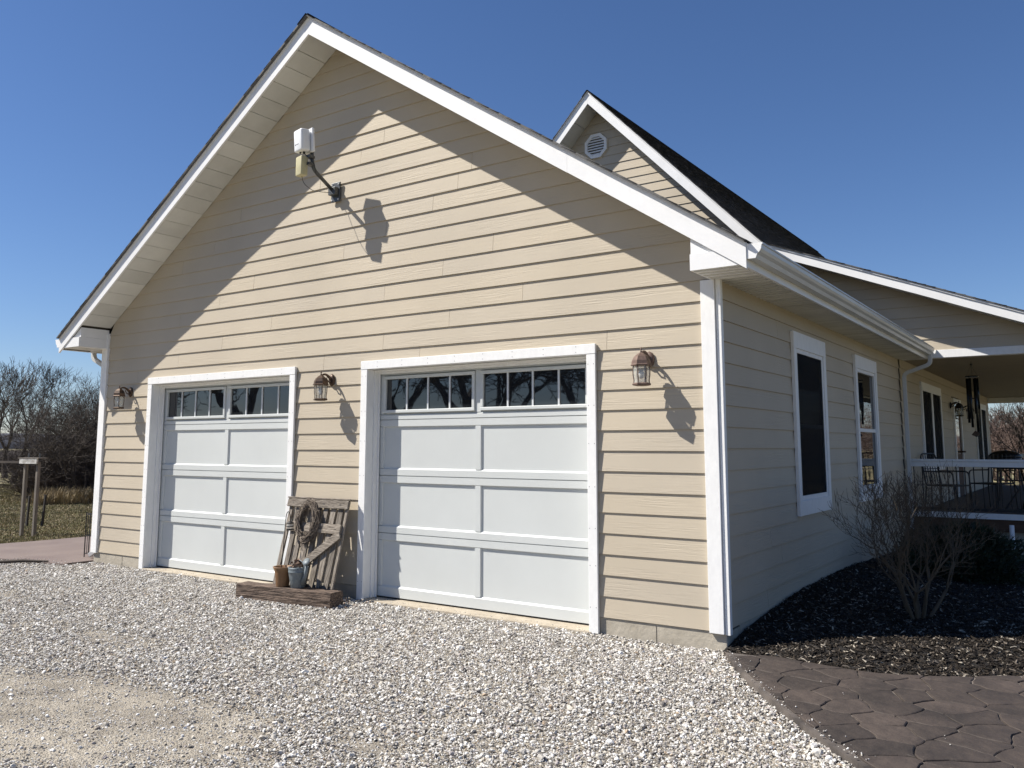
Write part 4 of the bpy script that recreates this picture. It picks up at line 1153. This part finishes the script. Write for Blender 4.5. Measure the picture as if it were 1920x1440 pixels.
bm = nb(); tube(bm, [(-.09, .0, .20)]+[(-.09+.09*k/8*2, .02, .20+.075*math.sin(math.pi*k/8)) for k in range(1, 8)]+[(.09, 0, .20)], .006, 8); obj('handle', bm, M['zinc'], wc, smooth=True)
bm = nb()
for k in range(46):
    a = random.uniform(0, 6.28); r_ = random.uniform(0, .075); c0 = Vector((r_*math.cos(a), r_*math.sin(a), random.uniform(.0, .075)*(1-r_/.12)))
    u = Vector((random.gauss(0, 1), random.gauss(0, 1), random.gauss(0, .6))).normalized(); v_ = u.orthogonal().normalized(); s = random.uniform(.018, .04)
    q = [bm.verts.new(c0+u*s+v_*0), bm.verts.new(c0+v_*s*.6+Vector((0, 0, .008))), bm.verts.new(c0-u*s), bm.verts.new(c0-v_*s*.6+Vector((0, 0, .006)))]
    bm.faces.new((q[0], q[1], q[2])); bm.faces.new((q[0], q[2], q[3]))
dl = obj('dried_leaves', bm, M['driedleaf']); dl.location = (-4.455, -.475, .215); tag(dl, 'crumpled dried brown leaves heaped in the mouth of the watering can', 'dried leaves')
hk = thing('garden_hook', 'thin black iron shepherd hook leaning from the brown pot', 'garden hook', (-4.665, -.50, .12))
pts = [(0, 0, 0), (-.20, .215, .55)]+[(-.20+.03*(1-math.cos(math.pi*k/8)), .215+.01*k/8, .55+.07*math.sin(math.pi*k/8)+.02*k/8) for k in range(1, 9)]+[(-.138, .226, .545)]
bm = nb(); tube(bm, pts, .0045, 6); obj('rod', bm, M['iron'], hk, smooth=True)
sl_ = thing('hanging_lantern', 'tiny clear glass lantern hanging from the shepherd hook', 'small lantern', (-4.803, -.274, .562))
bm = nb(); lathe(bm, [(.028, 0), (.038, .01), (.038, .055), (.03, .062)], 14); obj('glass_jar', bm, M['lampglass'], sl_, smooth=True)
bm = nb(); lathe(bm, [(.04, .062), (.042, .068), (.03, .078), (.008, .088)], 14); lathe(bm, [(.04, -.006), (.04, .004)], 14); lathe(bm, [(.0395, .03), (.0395, .036)], 14); tube(bm, [(0, 0, .085), (0, 0, .105)], .003, 5); obj('metal_cap', bm, M['iron'], sl_)
# fallen bark scraps beside the timber
bm = nb()
for k in range(40):
    c0 = Vector((random.uniform(-4.1, -3.75), random.uniform(-.42, -.05), drive_h(-4, -.3)+random.uniform(.01, .03)))
    u = Vector((random.gauss(0, 1), random.gauss(0, 1), random.gauss(0, .3))).normalized()*random.uniform(.01, .03); v_ = u.cross(Vector((0, 0, 1)))*.5
    q = [bm.verts.new(c0+u), bm.verts.new(c0+v_), bm.verts.new(c0-u), bm.verts.new(c0-v_+Vector((0, 0, .006)))]; bm.faces.new(q)
stuff(obj('bark_scraps', bm, M['driedleaf']))

# ------------------------------------------------------------------ left yard
rk = thing('wire_rack', 'black wire plant rack standing at the left corner of the garage', 'wire rack', (-9.66, .16, -.128))
bm = nb(); n = 0
for z in (.05, .30, .60, .62):
    tube(bm, [(0, 0, z), (.34, 0, z), (.34, .34, z), (0, .34, z), (0, 0, z)], .004, 5)
for x, y in ((0, 0), (.34, 0), (0, .34), (.34, .34)): tube(bm, [(x, y, 0), (x, y, .64)], .008, 5)
for k in range(1, 6):
    tube(bm, [(.34*k/6, 0, .05), (.34*k/6, 0, .62)], .0045, 4); tube(bm, [(0, .34*k/6, .05), (0, .34*k/6, .62)], .0045, 4)
obj('wire_frame', bm, M['iron'], rk)
bm = nb(); bx(bm, .05, .26, .04, .30, .052, .07); obj('tray', bm, M['whiteboard'], rk)
st = obj('stick', (lambda b: (tube(b, [(0, 0, 0), (.35, .3, .02), (.62, .5, .01)], [.025, .022, .015], 6), b)[1])(nb()), M['bark']); st.location = (-10.15, -.92, -.13)
tag(st, 'short dark branch lying on the gravel at the edge of the pink concrete', 'stick')
pf = thing('post_frame', 'grey wooden post frame with a flaking white crossboard on the lawn', 'post frame', (-13.6, 1.3, -.17), None, (0, 0, R(8)))
for x in (-.19, .16):
    bm = nb(); bx(bm, x-.029, x+.029, -.029, .029, 0, 1.34); o = obj('post', bm, M['postwood'], pf); soft(o, .006)
bm = nb(); bx(bm, -.27, .22, -.085, -.052, 1.31, 1.40); o = obj('crossboard', bm, M['whiteboard'], pf)
bm = nb(); bx(bm, -.29, .27, -.09, .09, 1.402, 1.42); obj('cap_board', bm, M['postwood'], pf)
for x in (-.13, .18):
    bm = nb(); tube(bm, [(x, 0, 1.421), (x, 0, 1.50)], .014, 6); obj('pipe', bm, M['galv'], pf)
bm = nb(); bx(bm, -2.6, -.271, -.05, -.02, 1.315, 1.355); obj('side_rail', bm, M['bark'], pf)
bm = nb(); bx(bm, -2.6, -2.5, -.019, .08, 0, 1.34); obj('post', bm, M['postwood'], pf)
for (x, y, h, ln, lab) in ((-15.66, 2.28, .62, .05, 'thin dark steel stake behind the left leg of the post frame'), (-15.40, 2.46, .64, .07, 'thin dark steel stake standing right of the post frame')):
    bm = nb(); bx(bm, -.018, .018, -.018, .018, -.1, h); bx(bm, -.03, .03, -.022, -.018, -.1, .1)
    o = obj('fence_stake', bm, M['steelpost']); o.location = (x, y, -.17); o.rotation_euler = (0, ln*1.3, 0)
    tag(o, lab, 'stake', 'steel stakes on the lawn')

# lawn grass
def tuft(s, nbl, h, spread, w_):
    r = random.Random(s); bm = nb()
    for k in range(nbl):
        a = r.uniform(0, 6.28); d = r.uniform(0, spread); b0 = Vector((d*math.cos(a), d*math.sin(a), 0)); la = r.uniform(0, 6.28); le = r.uniform(.1, .7)
        t = b0+Vector((math.cos(la)*le*h, math.sin(la)*le*h, h*r.uniform(.6, 1.1))); sd = Vector((-math.sin(la), math.cos(la), 0))*w_
        mdp = (b0+t)/2+Vector((0, 0, h*.12)); v = [bm.verts.new(p) for p in (b0-sd, b0+sd, mdp+sd*.7, mdp-sd*.7, t)]
        bm.faces.new((v[0], v[1], v[2], v[3])); bm.faces.new((v[3], v[2], v[4]))
    me = D.meshes.new('grass_tuft'); bm.to_mesh(me); bm.free(); return me
grm = ramp_mat('grass_blades', [(0, (.19, .18, .085)), (.3, (.25, .215, .115)), (.55, (.32, .265, .165)), (.8, (.16, .165, .075)), (.9, (.38, .31, .21))], .85, 0, 2, .2)
grs = sources('grass', [tuft(s, 12, .034, .10, .005) for s in range(5)], grm)
P = []; RO = []; S = []
while len(P) < 30000:
    d = 10+34*random.random()**1.3; th_ = random.uniform(-.60, -.40)
    a = YAW-th_
    x = CAM.x-math.sin(a)*d; y = CAM.y+math.cos(a)*d
    if in_poly(x, y, padp) or in_poly(x, y, drv): continue
    s = random.uniform(.6, 1.3)*(1+d*.02); P.append((x, y, lawn_z(x, y)-.03)); RO.append((0, 0, random.uniform(0, 6.28))); S.append((s, s, s*(1 if noise.noise(Vector((x*.5, y*.5, 0))) < .1 else 1.5)))
scatter('grass', P, RO, S, grs, 5)
dgm = ramp_mat('tall_dry_grass', [(0, (.30, .24, .14)), (.4, (.22, .17, .10)), (.7, (.36, .29, .18))], .9, 0, 2, .15)
dgs = sources('dry_grass', [tuft(50+s, 14, .45, .18, .012) for s in range(4)], dgm)

# ------------------------------------------------------------------ bare trees
def tree_mesh(seed, h, trunk_r, levels=5, stems=1, spread=.6, twig=.008, upb=.25, kids=(2, 3), first=.35, sides=5, droop=0, dens=1.0):
    r = random.Random(seed); V1 = []; F1 = []; V2 = []; F2 = []
    def seg(V, F, a, b, ra, rb, sd):
        t = (b-a); 
        if t.length < 1e-6: return
        t.normalize(); u = t.orthogonal().normalized(); w_ = t.cross(u); i0 = len(V)
        for p, rr in ((a, ra), (b, rb)):
            for k in range(sd):
                an_ = 2*math.pi*k/sd; V.append(p+(u*math.cos(an_)+w_*math.sin(an_))*rr)
        for k in range(sd): F.append((i0+k, i0+(k+1) % sd, i0+sd+(k+1) % sd, i0+sd+k))
    def grow(p, d, L, rad, lv):
        n = 3 if lv < levels-1 else 2; q = p; rr = rad
        for k in range(n):
            d = (d+Vector((r.gauss(0, .16), r.gauss(0, .16), r.gauss(0, .12)+upb*.12-droop*lv*.03))).normalized()
            e = q+d*L/n; r1 = max(twig*.6, rad*(1-.35*(k+1)/n))
            if lv == 0: seg(V1, F1, q, e, rr, r1, 7)
            else: seg(V2, F2, q, e, rr, r1, 5 if lv < 3 else 3)
            if lv >= 1 and lv < levels and r.random() < .75*dens:
                ax = d.orthogonal(); ax.rotate(Matrix.Rotation(r.uniform(0, 6.28), 3, d)); dd = (d+ax.normalized()*r.uniform(.6, 1.1)).normalized()
                grow(e, dd, L*r.uniform(.35, .6), max(twig*.7, r1*.45), min(levels, lv+2))
            q = e; rr = r1
        if lv >= levels: return
        nk = r.randint(*kids); ph = r.uniform(0, 6.28)
        for k in range(nk):
            an_ = ph+2*math.pi*k/nk+r.uniform(-.5, .5); ax = d.orthogonal().normalized(); ax.rotate(Matrix.Rotation(an_, 3, d))
            s = spread*r.uniform(.6, 1.25); dd = (d+ax*s+Vector((0, 0, upb*.3))).normalized()
            grow(q, dd, L*r.uniform(.62, .88), max(twig, rr*r.uniform(.6, .8)), lv+1)
    for s in range(stems):
        a = 2*math.pi*s/max(1, stems)+r.uniform(-.4, .4)
        if stems == 1: d = Vector((r.gauss(0, .05), r.gauss(0, .05), 1)).normalized(); p = Vector((0, 0, -.1))
        else: d = Vector((math.cos(a)*r.uniform(.15, .75)*spread, math.sin(a)*r.uniform(.15, .75)*spread, 1)).normalized(); p = Vector((math.cos(a)*trunk_r*1.5, math.sin(a)*trunk_r*1.5, -.1))
        grow(p, d, h*first, trunk_r*(1 if stems == 1 else r.uniform(.6, 1)), 0)
    mz = max(v.z for v in V2); kk = h/mz
    V1 = [v*kk for v in V1]; V2 = [v*kk for v in V2]
    out = []
    for nm, V, F in (('trunk', V1, F1), ('crown', V2, F2)):
        me = D.meshes.new(nm); me.from_pydata([tuple(v) for v in V], [], F); me.update(); out.append(me)
    return out
def plant(meshes, m, name, label, cat, loc, sc=1, rz=0, group=None, szz=None):
    t = thing(name, label, cat, loc, group, (0, 0, rz)); t.scale = (sc, sc, szz or sc)
    for me, pn in zip(meshes, ('trunk', 'crown')):
        if not me.materials: me.materials.append(m)
        o = D.objects.new(pn, me); col.objects.link(o); o.parent = t
    return t
def polar(px, d):        # direction through picture column px (1920 wide), at distance d
    t = math.atan((px-954)/1587.75); a = YAW-t
    return (CAM.x-math.sin(a)*d, CAM.y+math.cos(a)*d)
tA = tree_mesh(1, 6.0, .13, 6, 1, .46, .007, .55, (2, 3), .24)
tB = tree_mesh(2, 5.8, .12, 6, 1, .48, .007, .50, (2, 3), .20)
tC = tree_mesh(5, 4.6, .065, 6, 3, .72, .0048, .45, (2, 3), .30, dens=.75)
tD = tree_mesh(9, 3.9, .050, 6, 5, .8, .0045, .35, (2, 3), .26, dens=.75)
tE = tree_mesh(14, 8.0, .20, 6, 1, .55, .016, .35, (2, 3), .28)
# left: trees one can tell apart
for px, d, ms, sc, lab in ((-25, 50, tA, 1.05, 'bare tree cut by the left edge of the photo beyond the lawn'), (22, 54, tB, 1.1, 'slender bare tree second from the left edge, standing clear of the thicket'),
                           (36, 48, tA, 1.0, 'bare tree with forked trunk just left of the tangled thicket')):
    x, y = polar(px, d); plant(ms, M['bark'], 'bare_tree', lab, 'tree', (x, y, -.25), sc, px*.7, 'bare trees beyond the lawn')
for px, d, ms, sc, rz, lab in ((128, 31, tD, .95, 1., 'wide leafless shrub at the left end of the thicket behind the post frame'), (146, 33, tC, 1.0, 2., 'tall tangled leafless tree in the middle of the thicket'),
                               (176, 29, tD, 1.0, 3., 'low spreading leafless shrub in front of the thicket'), (205, 30, tC, .96, 4.4, 'leafless multi stemmed tree beside the garage corner'), (112, 36, tC, .90, 5.5, 'leafless multi stemmed tree deep in the thicket'), (240, 32, tD, 1.0, .3, 'leafless shrub mostly hidden behind the garage corner')):
    x, y = polar(px, d); plant(ms, M['bark'], 'leafless_shrub', lab, 'shrub', (x, y, -.25), sc, rz, 'tangled shrubs at the lawn edge')
# undergrowth mass in the thicket
def thicket(seed, n, hgt, w0):
    r = random.Random(seed); V = []; F = []
    for k in range(n):
        a = r.uniform(0, 6.28); rr = w0*math.sqrt(r.random()); p = Vector((rr*math.cos(a), rr*math.sin(a), 0)); L = hgt*r.uniform(.5, 1.1)
        d = Vector((r.gauss(0, .45), r.gauss(0, .45), 1)).normalized(); rad = r.uniform(.004, .010)
        for s in range(4):
            d = (d+Vector((r.gauss(0, .3), r.gauss(0, .3), r.gauss(0, .15)-.05*s))).normalized(); e = p+d*L/4
            u = d.orthogonal().normalized()*rad; w_ = d.cross(u); i0 = len(V)
            V += [p+u, p-u*.5+w_, p-u*.5-w_, e+u*.8, e-u*.4+w_*.8, e-u*.4-w_*.8]
            F += [(i0, i0+1, i0+4, i0+3), (i0+1, i0+2, i0+5, i0+4), (i0+2, i0, i0+3, i0+5)]
            if r.random() < .8:
                dd = (d+Vector((r.gauss(0, .9), r.gauss(0, .9), r.gauss(0, .5)))).normalized(); f2 = e+dd*L*.3; i0 = len(V); uu = dd.orthogonal().normalized()*rad*.5; ww = dd.cross(uu)
                V += [e+uu, e-uu*.5+ww, e-uu*.5-ww, f2]; F += [(i0, i0+1, i0+3), (i0+1, i0+2, i0+3), (i0+2, i0, i0+3)]
            p = e; rad *= .85
    me = D.meshes.new('thicket'); me.from_pydata([tuple(v) for v in V], [], F); me.materials.append(M['barkfar']); return me
tk = [thicket(3+s, 1500, 2.1, 1.4) for s in range(3)]
c = D.collections.new('thicket_src')
for me in tk: c.objects.link(D.objects.new('thicket_piece', me))
P = []; RO = []; S = []
for k in range(90):
    px = random.uniform(148, 330); d = random.uniform(30, 46); x, y = polar(px, d); P.append((x, y, -.3)); RO.append((0, 0, random.uniform(0, 6.28))); s = random.uniform(.6, 1.0); S.append((s, s, s))
for k in range(120):
    px = random.uniform(-260, 140); d = random.uniform(66, 95); x, y = polar(px, d); P.append((x, y, -.3)); RO.append((0, 0, random.uniform(0, 6.28))); s = random.uniform(.8, 1.1); S.append((s*2.2, s*2.2, s*.62))
scatter('thicket', P, RO, S, c, 3)
P = []; RO = []; S = []
for k in range(700):
    px = random.uniform(82, 260); d = random.uniform(27.2, 29.8); x, y = polar(px, d); P.append((x, y, -.22)); RO.append((0, 0, random.uniform(0, 6.28))); s = random.uniform(.4, 1.15); S.append((s, s, s))
scatter('dry_grass', P, RO, S, dgs, 4)
# far wooded land all round, dark low band
def far_belt(name, dist, h, seed, m, arc=(0, 2*math.pi)):
    bm = nb(); n = 260; a0, a1 = arc; prev = None
    for k in range(n+1):
        a = a0+(a1-a0)*k/n; hh = h*(1+.28*noise.noise(Vector((math.cos(a)*9, math.sin(a)*9, seed)))+.16*noise.noise(Vector((math.cos(a)*60, math.sin(a)*60, seed))))
        dr_ = dist*(1+.06*noise.noise(Vector((math.cos(a)*3, math.sin(a)*3, seed+5))))
        cur = [bm.verts.new((dr_*math.cos(a), dr_*math.sin(a), -1.)), bm.verts.new((dr_*1.01*math.cos(a), dr_*1.01*math.sin(a), hh*.8)), bm.verts.new((dr_*1.05*math.cos(a), dr_*1.05*math.sin(a), hh)), bm.verts.new((dr_*1.5*math.cos(a), dr_*1.5*math.sin(a), hh*.6)), bm.verts.new((dr_*1.6*math.cos(a), dr_*1.6*math.sin(a), -1))]
        if prev:
            for q in range(4): bm.faces.new((prev[q], cur[q], cur[q+1], prev[q+1]))
        prev = cur
    return struct(obj(name, bm, m, smooth=True))
far_belt('wooded_hills', 620, 9, 3, M['hill'])
# right: bare trees seen through the porch and reflected in the side window
tR1 = tree_mesh(21, 4.4, .11, 6, 3, .6, .013, .3, (2, 3), .30)
tR2 = tree_mesh(27, 4.1, .10, 6, 6, .8, .012, .2, (2, 3), .28)
k = 0
for px, d, ms, sc in ((1850, 52, tR2, 1.0), (1872, 46, tR1, .80), (1893, 50, tR2, .92), (1912, 44, tR2, .75), (1935, 50, tR1, 1.), (1962, 47, tR2, 1.0), (2000, 52, tR1, 1.05)):
    x, y = polar(px, d)
    labs = ['reddish leafless tree at the left of the porch opening', 'short leafless tree second from the left in the porch opening', 'rounded leafless thicket tree in the middle of the porch opening', 'low leafless tree near the right picture edge in the porch opening', 'leafless tree cut by the right edge of the photo', 'leafless tree just past the right edge of the photo', 'leafless tree farthest right beyond the porch']
    plant(ms, M['barkred'], 'leafless_tree', labs[k], 'tree', (x, y, -.3), sc, k*1.3, 'leafless trees behind the house'); k += 1
x, y = polar(1925, 33); plant(tB, M['bark'], 'leaning_tree', 'dark leaning bare tree nearer than the others in the porch opening', 'tree', (x, y, -.3), .62, 1.0)
# woods to the right (+x), reflected in the side window
c2 = D.collections.new('wood_src')
for ms in (tR1, tR2):
    for me in ms:
        if not me.materials: me.materials.append(M['barkred'])
    c2.objects.link(D.objects.new('wood_piece', ms[1]))
P = []; RO = []; S = []
for k in range(70):
    a = random.uniform(R(12), R(86)); d = random.uniform(48, 75); P.append((d*math.cos(a)+3, d*math.sin(a), -.3)); RO.append((0, 0, random.uniform(0, 6.28))); s = random.uniform(.8, 1.2); S.append((s, s, s))
scatter('distant_wood', P, RO, S, c2, 2)
# big yard trees behind the camera, mirrored in the garage door windows
tY1 = tree_mesh(33, 11, .22, 7, 1, .62, .008, .12, (2, 3), .13)
tY2 = tree_mesh(40, 10, .18, 7, 1, .75, .008, .06, (2, 3), .13)
for (x, y, ms, rz, lab) in ((-15.5, -17.5, tY1, .4, 'large bare yard tree mirrored in the middle of the right garage door glass'), (-16.3, -27.0, tY2, 1.6, 'bare yard tree behind the viewer, farthest south down the driveway'),
                            (-20.6, -24.5, tY1, 3.0, 'bare yard tree behind the viewer, second from the south'), (-24.5, -22.0, tY2, 4.0, 'bare yard tree behind the viewer, third from the south'),
                            (-29.0, -18.5, tY1, 5.2, 'bare yard tree mirrored in the right half of the left door glass'), (-35.0, -16.5, tY2, .9, 'bare yard tree mirrored in the left half of the left door glass'), (-12.0, -24.0, tY1, 2.2, 'bare yard tree behind the viewer, nearest to the road')):
    plant(ms, M['bark'], 'yard_tree', lab, 'tree', (x, y, -.25), 1, rz, 'yard trees mirrored in the door glass')

# ------------------------------------------------------------------ shrubs in the bed
sh = tree_mesh(64, 1.42, .021, 5, 9, .62, .0018, .85, (2, 3), .29, dens=1.0)
plant(sh, M['bushbark'], 'bare_shrub', 'leafless vase shaped shrub with many thin twigs in the dark mulch bed', 'shrub', (1.12, 1.62, bed_h(1.1, 1.62)), .96, 2.4)
def leafy(seed, n, rx, rz, s0):
    r = random.Random(seed); V = []; F = []
    for k in range(n):
        a = r.uniform(0, 6.28); b = math.acos(r.uniform(-.2, 1)); q = r.uniform(.55, 1)**.5
        lob = 1+.45*noise.noise(Vector((math.cos(a)*1.6+seed, math.sin(a)*1.6, b*1.6)))+.18*noise.noise(Vector((math.cos(a)*5+seed, math.sin(a)*5, b*5)))
        p = Vector((rx*q*lob*math.sin(b)*math.cos(a), rx*q*lob*math.sin(b)*math.sin(a), rz*.25+rz*.75*q*lob*math.cos(b)))
        d = (p+Vector((r.gauss(0, .3), r.gauss(0, .3), r.gauss(.1, .3)))).normalized(); w_ = d.orthogonal().normalized(); w_.rotate(Matrix.Rotation(r.uniform(0, 6), 3, d)); s = s0*r.uniform(.6, 1.4); i0 = len(V)
        V += [p-w_*s*.18, p+w_*s*.18, p+d*s]; F.append((i0, i0+1, i0+2))
    me = D.meshes.new('foliage'); me.from_pydata([tuple(v) for v in V], [], F); return me
ev = thing('evergreen_shrub', 'low dark evergreen shrub behind the bare twiggy shrub', 'shrub', (1.12, 4.6, bed_h(1.12, 4.6)-.05))
me = leafy(5, 11000, .60, .62, .07); me.materials.append(M['evergreen']); o = D.objects.new('foliage', me); col.objects.link(o); o.parent = ev
bm = nb()
for k in range(7): 
    a = k*.9; tube(bm, [(0, 0, 0), (.2*math.cos(a), .2*math.sin(a), .3), (.45*math.cos(a), .45*math.sin(a), .6)], [.02, .014, .006], 5)
obj('stem', bm, M['bushbark'], ev)
# white drain pipe by the porch foundation
bm = nb(); tube(bm, [(1.40, 7.78, .33), (1.40, 7.78, -.02), (1.40, 7.70, -.12)], [.032, .032, .035], 10)
dp = obj('drain_pipe', bm, M['trim'], smooth=True); tag(dp, 'short white pipe standing against the porch foundation', 'pipe')

# ------------------------------------------------------------------ porch things
ch = thing('wind_chime', 'long dark wind chime hanging from the porch ceiling', 'wind chime', (.885, 9.05, 2.852))
bm = nb(); tube(bm, [(0, 0, 0), (0, 0, -.06)], .004, 5); lathe(bm, [(.0, -.07), (.02, -.06), (.02, -.04), (.0, -.03)], 8)
for k in range(4):
    a = k*math.pi/2; tube(bm, [(0, 0, -.07), (.085*math.cos(a), .085*math.sin(a), -.24)], .002, 4)
obj('cord', bm, M['cable'], ch)
bm = nb(); lathe(bm, [(.095, -.26), (.1, -.25), (.095, -.24)], 20); obj('top_disc', bm, M['chime'], ch)
for k in range(6):
    a = k*math.pi/3+.2; L = .50+.075*k; cx_, cy_ = .075*math.cos(a), .075*math.sin(a)
    bm = nb(); tube(bm, [(cx_, cy_, -.28), (cx_, cy_, -.28-L)], .019, 10); tube(bm, [(cx_, cy_, -.26), (cx_, cy_, -.28)], .002, 4); obj('chime_tube', bm, M['chime'], ch, smooth=True)
bm = nb(); tube(bm, [(0, 0, -.26), (0, 0, -1.15)], .002, 4); lathe(bm, [(.05, -.62), (.05, -.60)], 14); obj('striker', bm, M['bronze'], ch)
bm = nb(); prism(bm, [(-.06, 0, -1.2), (0, 0, -1.13), (.06, 0, -1.18), (.02, 0, -1.24)], (0, .006, 0)); obj('wind_sail', bm, M['bronze'], ch)

def patio_chair(label, loc, rz):
    t = thing('patio_chair', label, 'patio chair', loc, 'dark metal chairs on the porch', (0, 0, rz))
    bm = nb(); bx(bm, -.24, .24, -.24, .24, .42, .445); o = obj('seat', bm, M['chairmetal'], t); soft(o, .01)
    bm = nb(); tube(bm, arc_pts([(-.24, .24, .43), (-.24, .32, .95), (.24, .32, .95), (.24, .24, .43)], .1), .013, 6)
    for k in range(5): x = -.16+k*.08; tube(bm, [(x, .25, .45), (x, .32, .94)], .007, 5)
    tube(bm, [(-.24, .28, .7), (.24, .28, .7)], .007, 5); obj('backrest', bm, M['chairmetal'], t)
    for sx in (-1, 1):
        bm = nb(); tube(bm, arc_pts([(sx*.26, -.24, 0), (sx*.26, -.22, .66), (sx*.26, .29, .66)], .08), .012, 6); obj('armrest', bm, M['chairmetal'], t)
        for sy in (-1, 1):
            bm = nb(); tube(bm, [(sx*.24, sy*.24, .42), (sx*.25, sy*.28, 0)], .013, 6); obj('leg', bm, M['chairmetal'], t)
    return t
patio_chair('dark metal porch chair nearest to the downspout, behind the railing', (.42, 9.2, .392), R(70))
patio_chair('dark metal porch chair between the first chair and the table', (.95, 10.4, .392), R(-30))
patio_chair('dark metal porch chair in front of the table near the right edge of the photo', (1.85, 9.35, .392), R(200))
tbt = thing('patio_table', 'round dark metal table on the porch behind the railing', 'table', (1.55, 10.1, .392))
bm = nb(); lathe(bm, [(.52, .70), (.54, .71), (.54, .73), (.52, .735)], 32); obj('table_top', bm, M['chairmetal'], tbt)
for k in range(4):
    a = k*math.pi/2+.4; bm = nb(); tube(bm, [(.42*math.cos(a), .42*math.sin(a), .70), (.2*math.cos(a), .2*math.sin(a), .35), (.44*math.cos(a), .44*math.sin(a), 0)], .015, 6); obj('leg', bm, M['chairmetal'], tbt)
gl_ = thing('grill', 'black domed barbecue grill on the far part of the porch', 'grill', (1.0, 12.6, .392))
bm = nb(); lathe(bm, [(.0, .72), (.18, .73), (.27, .80), (.29, .86)], 24)
for v in bm.verts: v.co.x *= 1.0
obj('fire_bowl', bm, M['grillcover'], gl_, smooth=True)
bm = nb(); lathe(bm, [(.292, .862), (.285, .90), (.22, .96), (.12, .99), (.0, 1.0)], 24); obj('lid', bm, M['grillcover'], gl_, smooth=True)
for k in range(3):
    a = k*2.1; bm = nb(); tube(bm, [(.2*math.cos(a), .2*math.sin(a), .76), (.32*math.cos(a), .32*math.sin(a), 0)], .014, 6); obj('leg', bm, M['chairmetal'], gl_)
bm = nb(); tube(bm, [(-.06, -.0, 1.0), (-.06, 0, 1.04), (.06, 0, 1.04), (.06, 0, 1.0)], .01, 6); obj('handle', bm, M['porch_wood'], gl_)
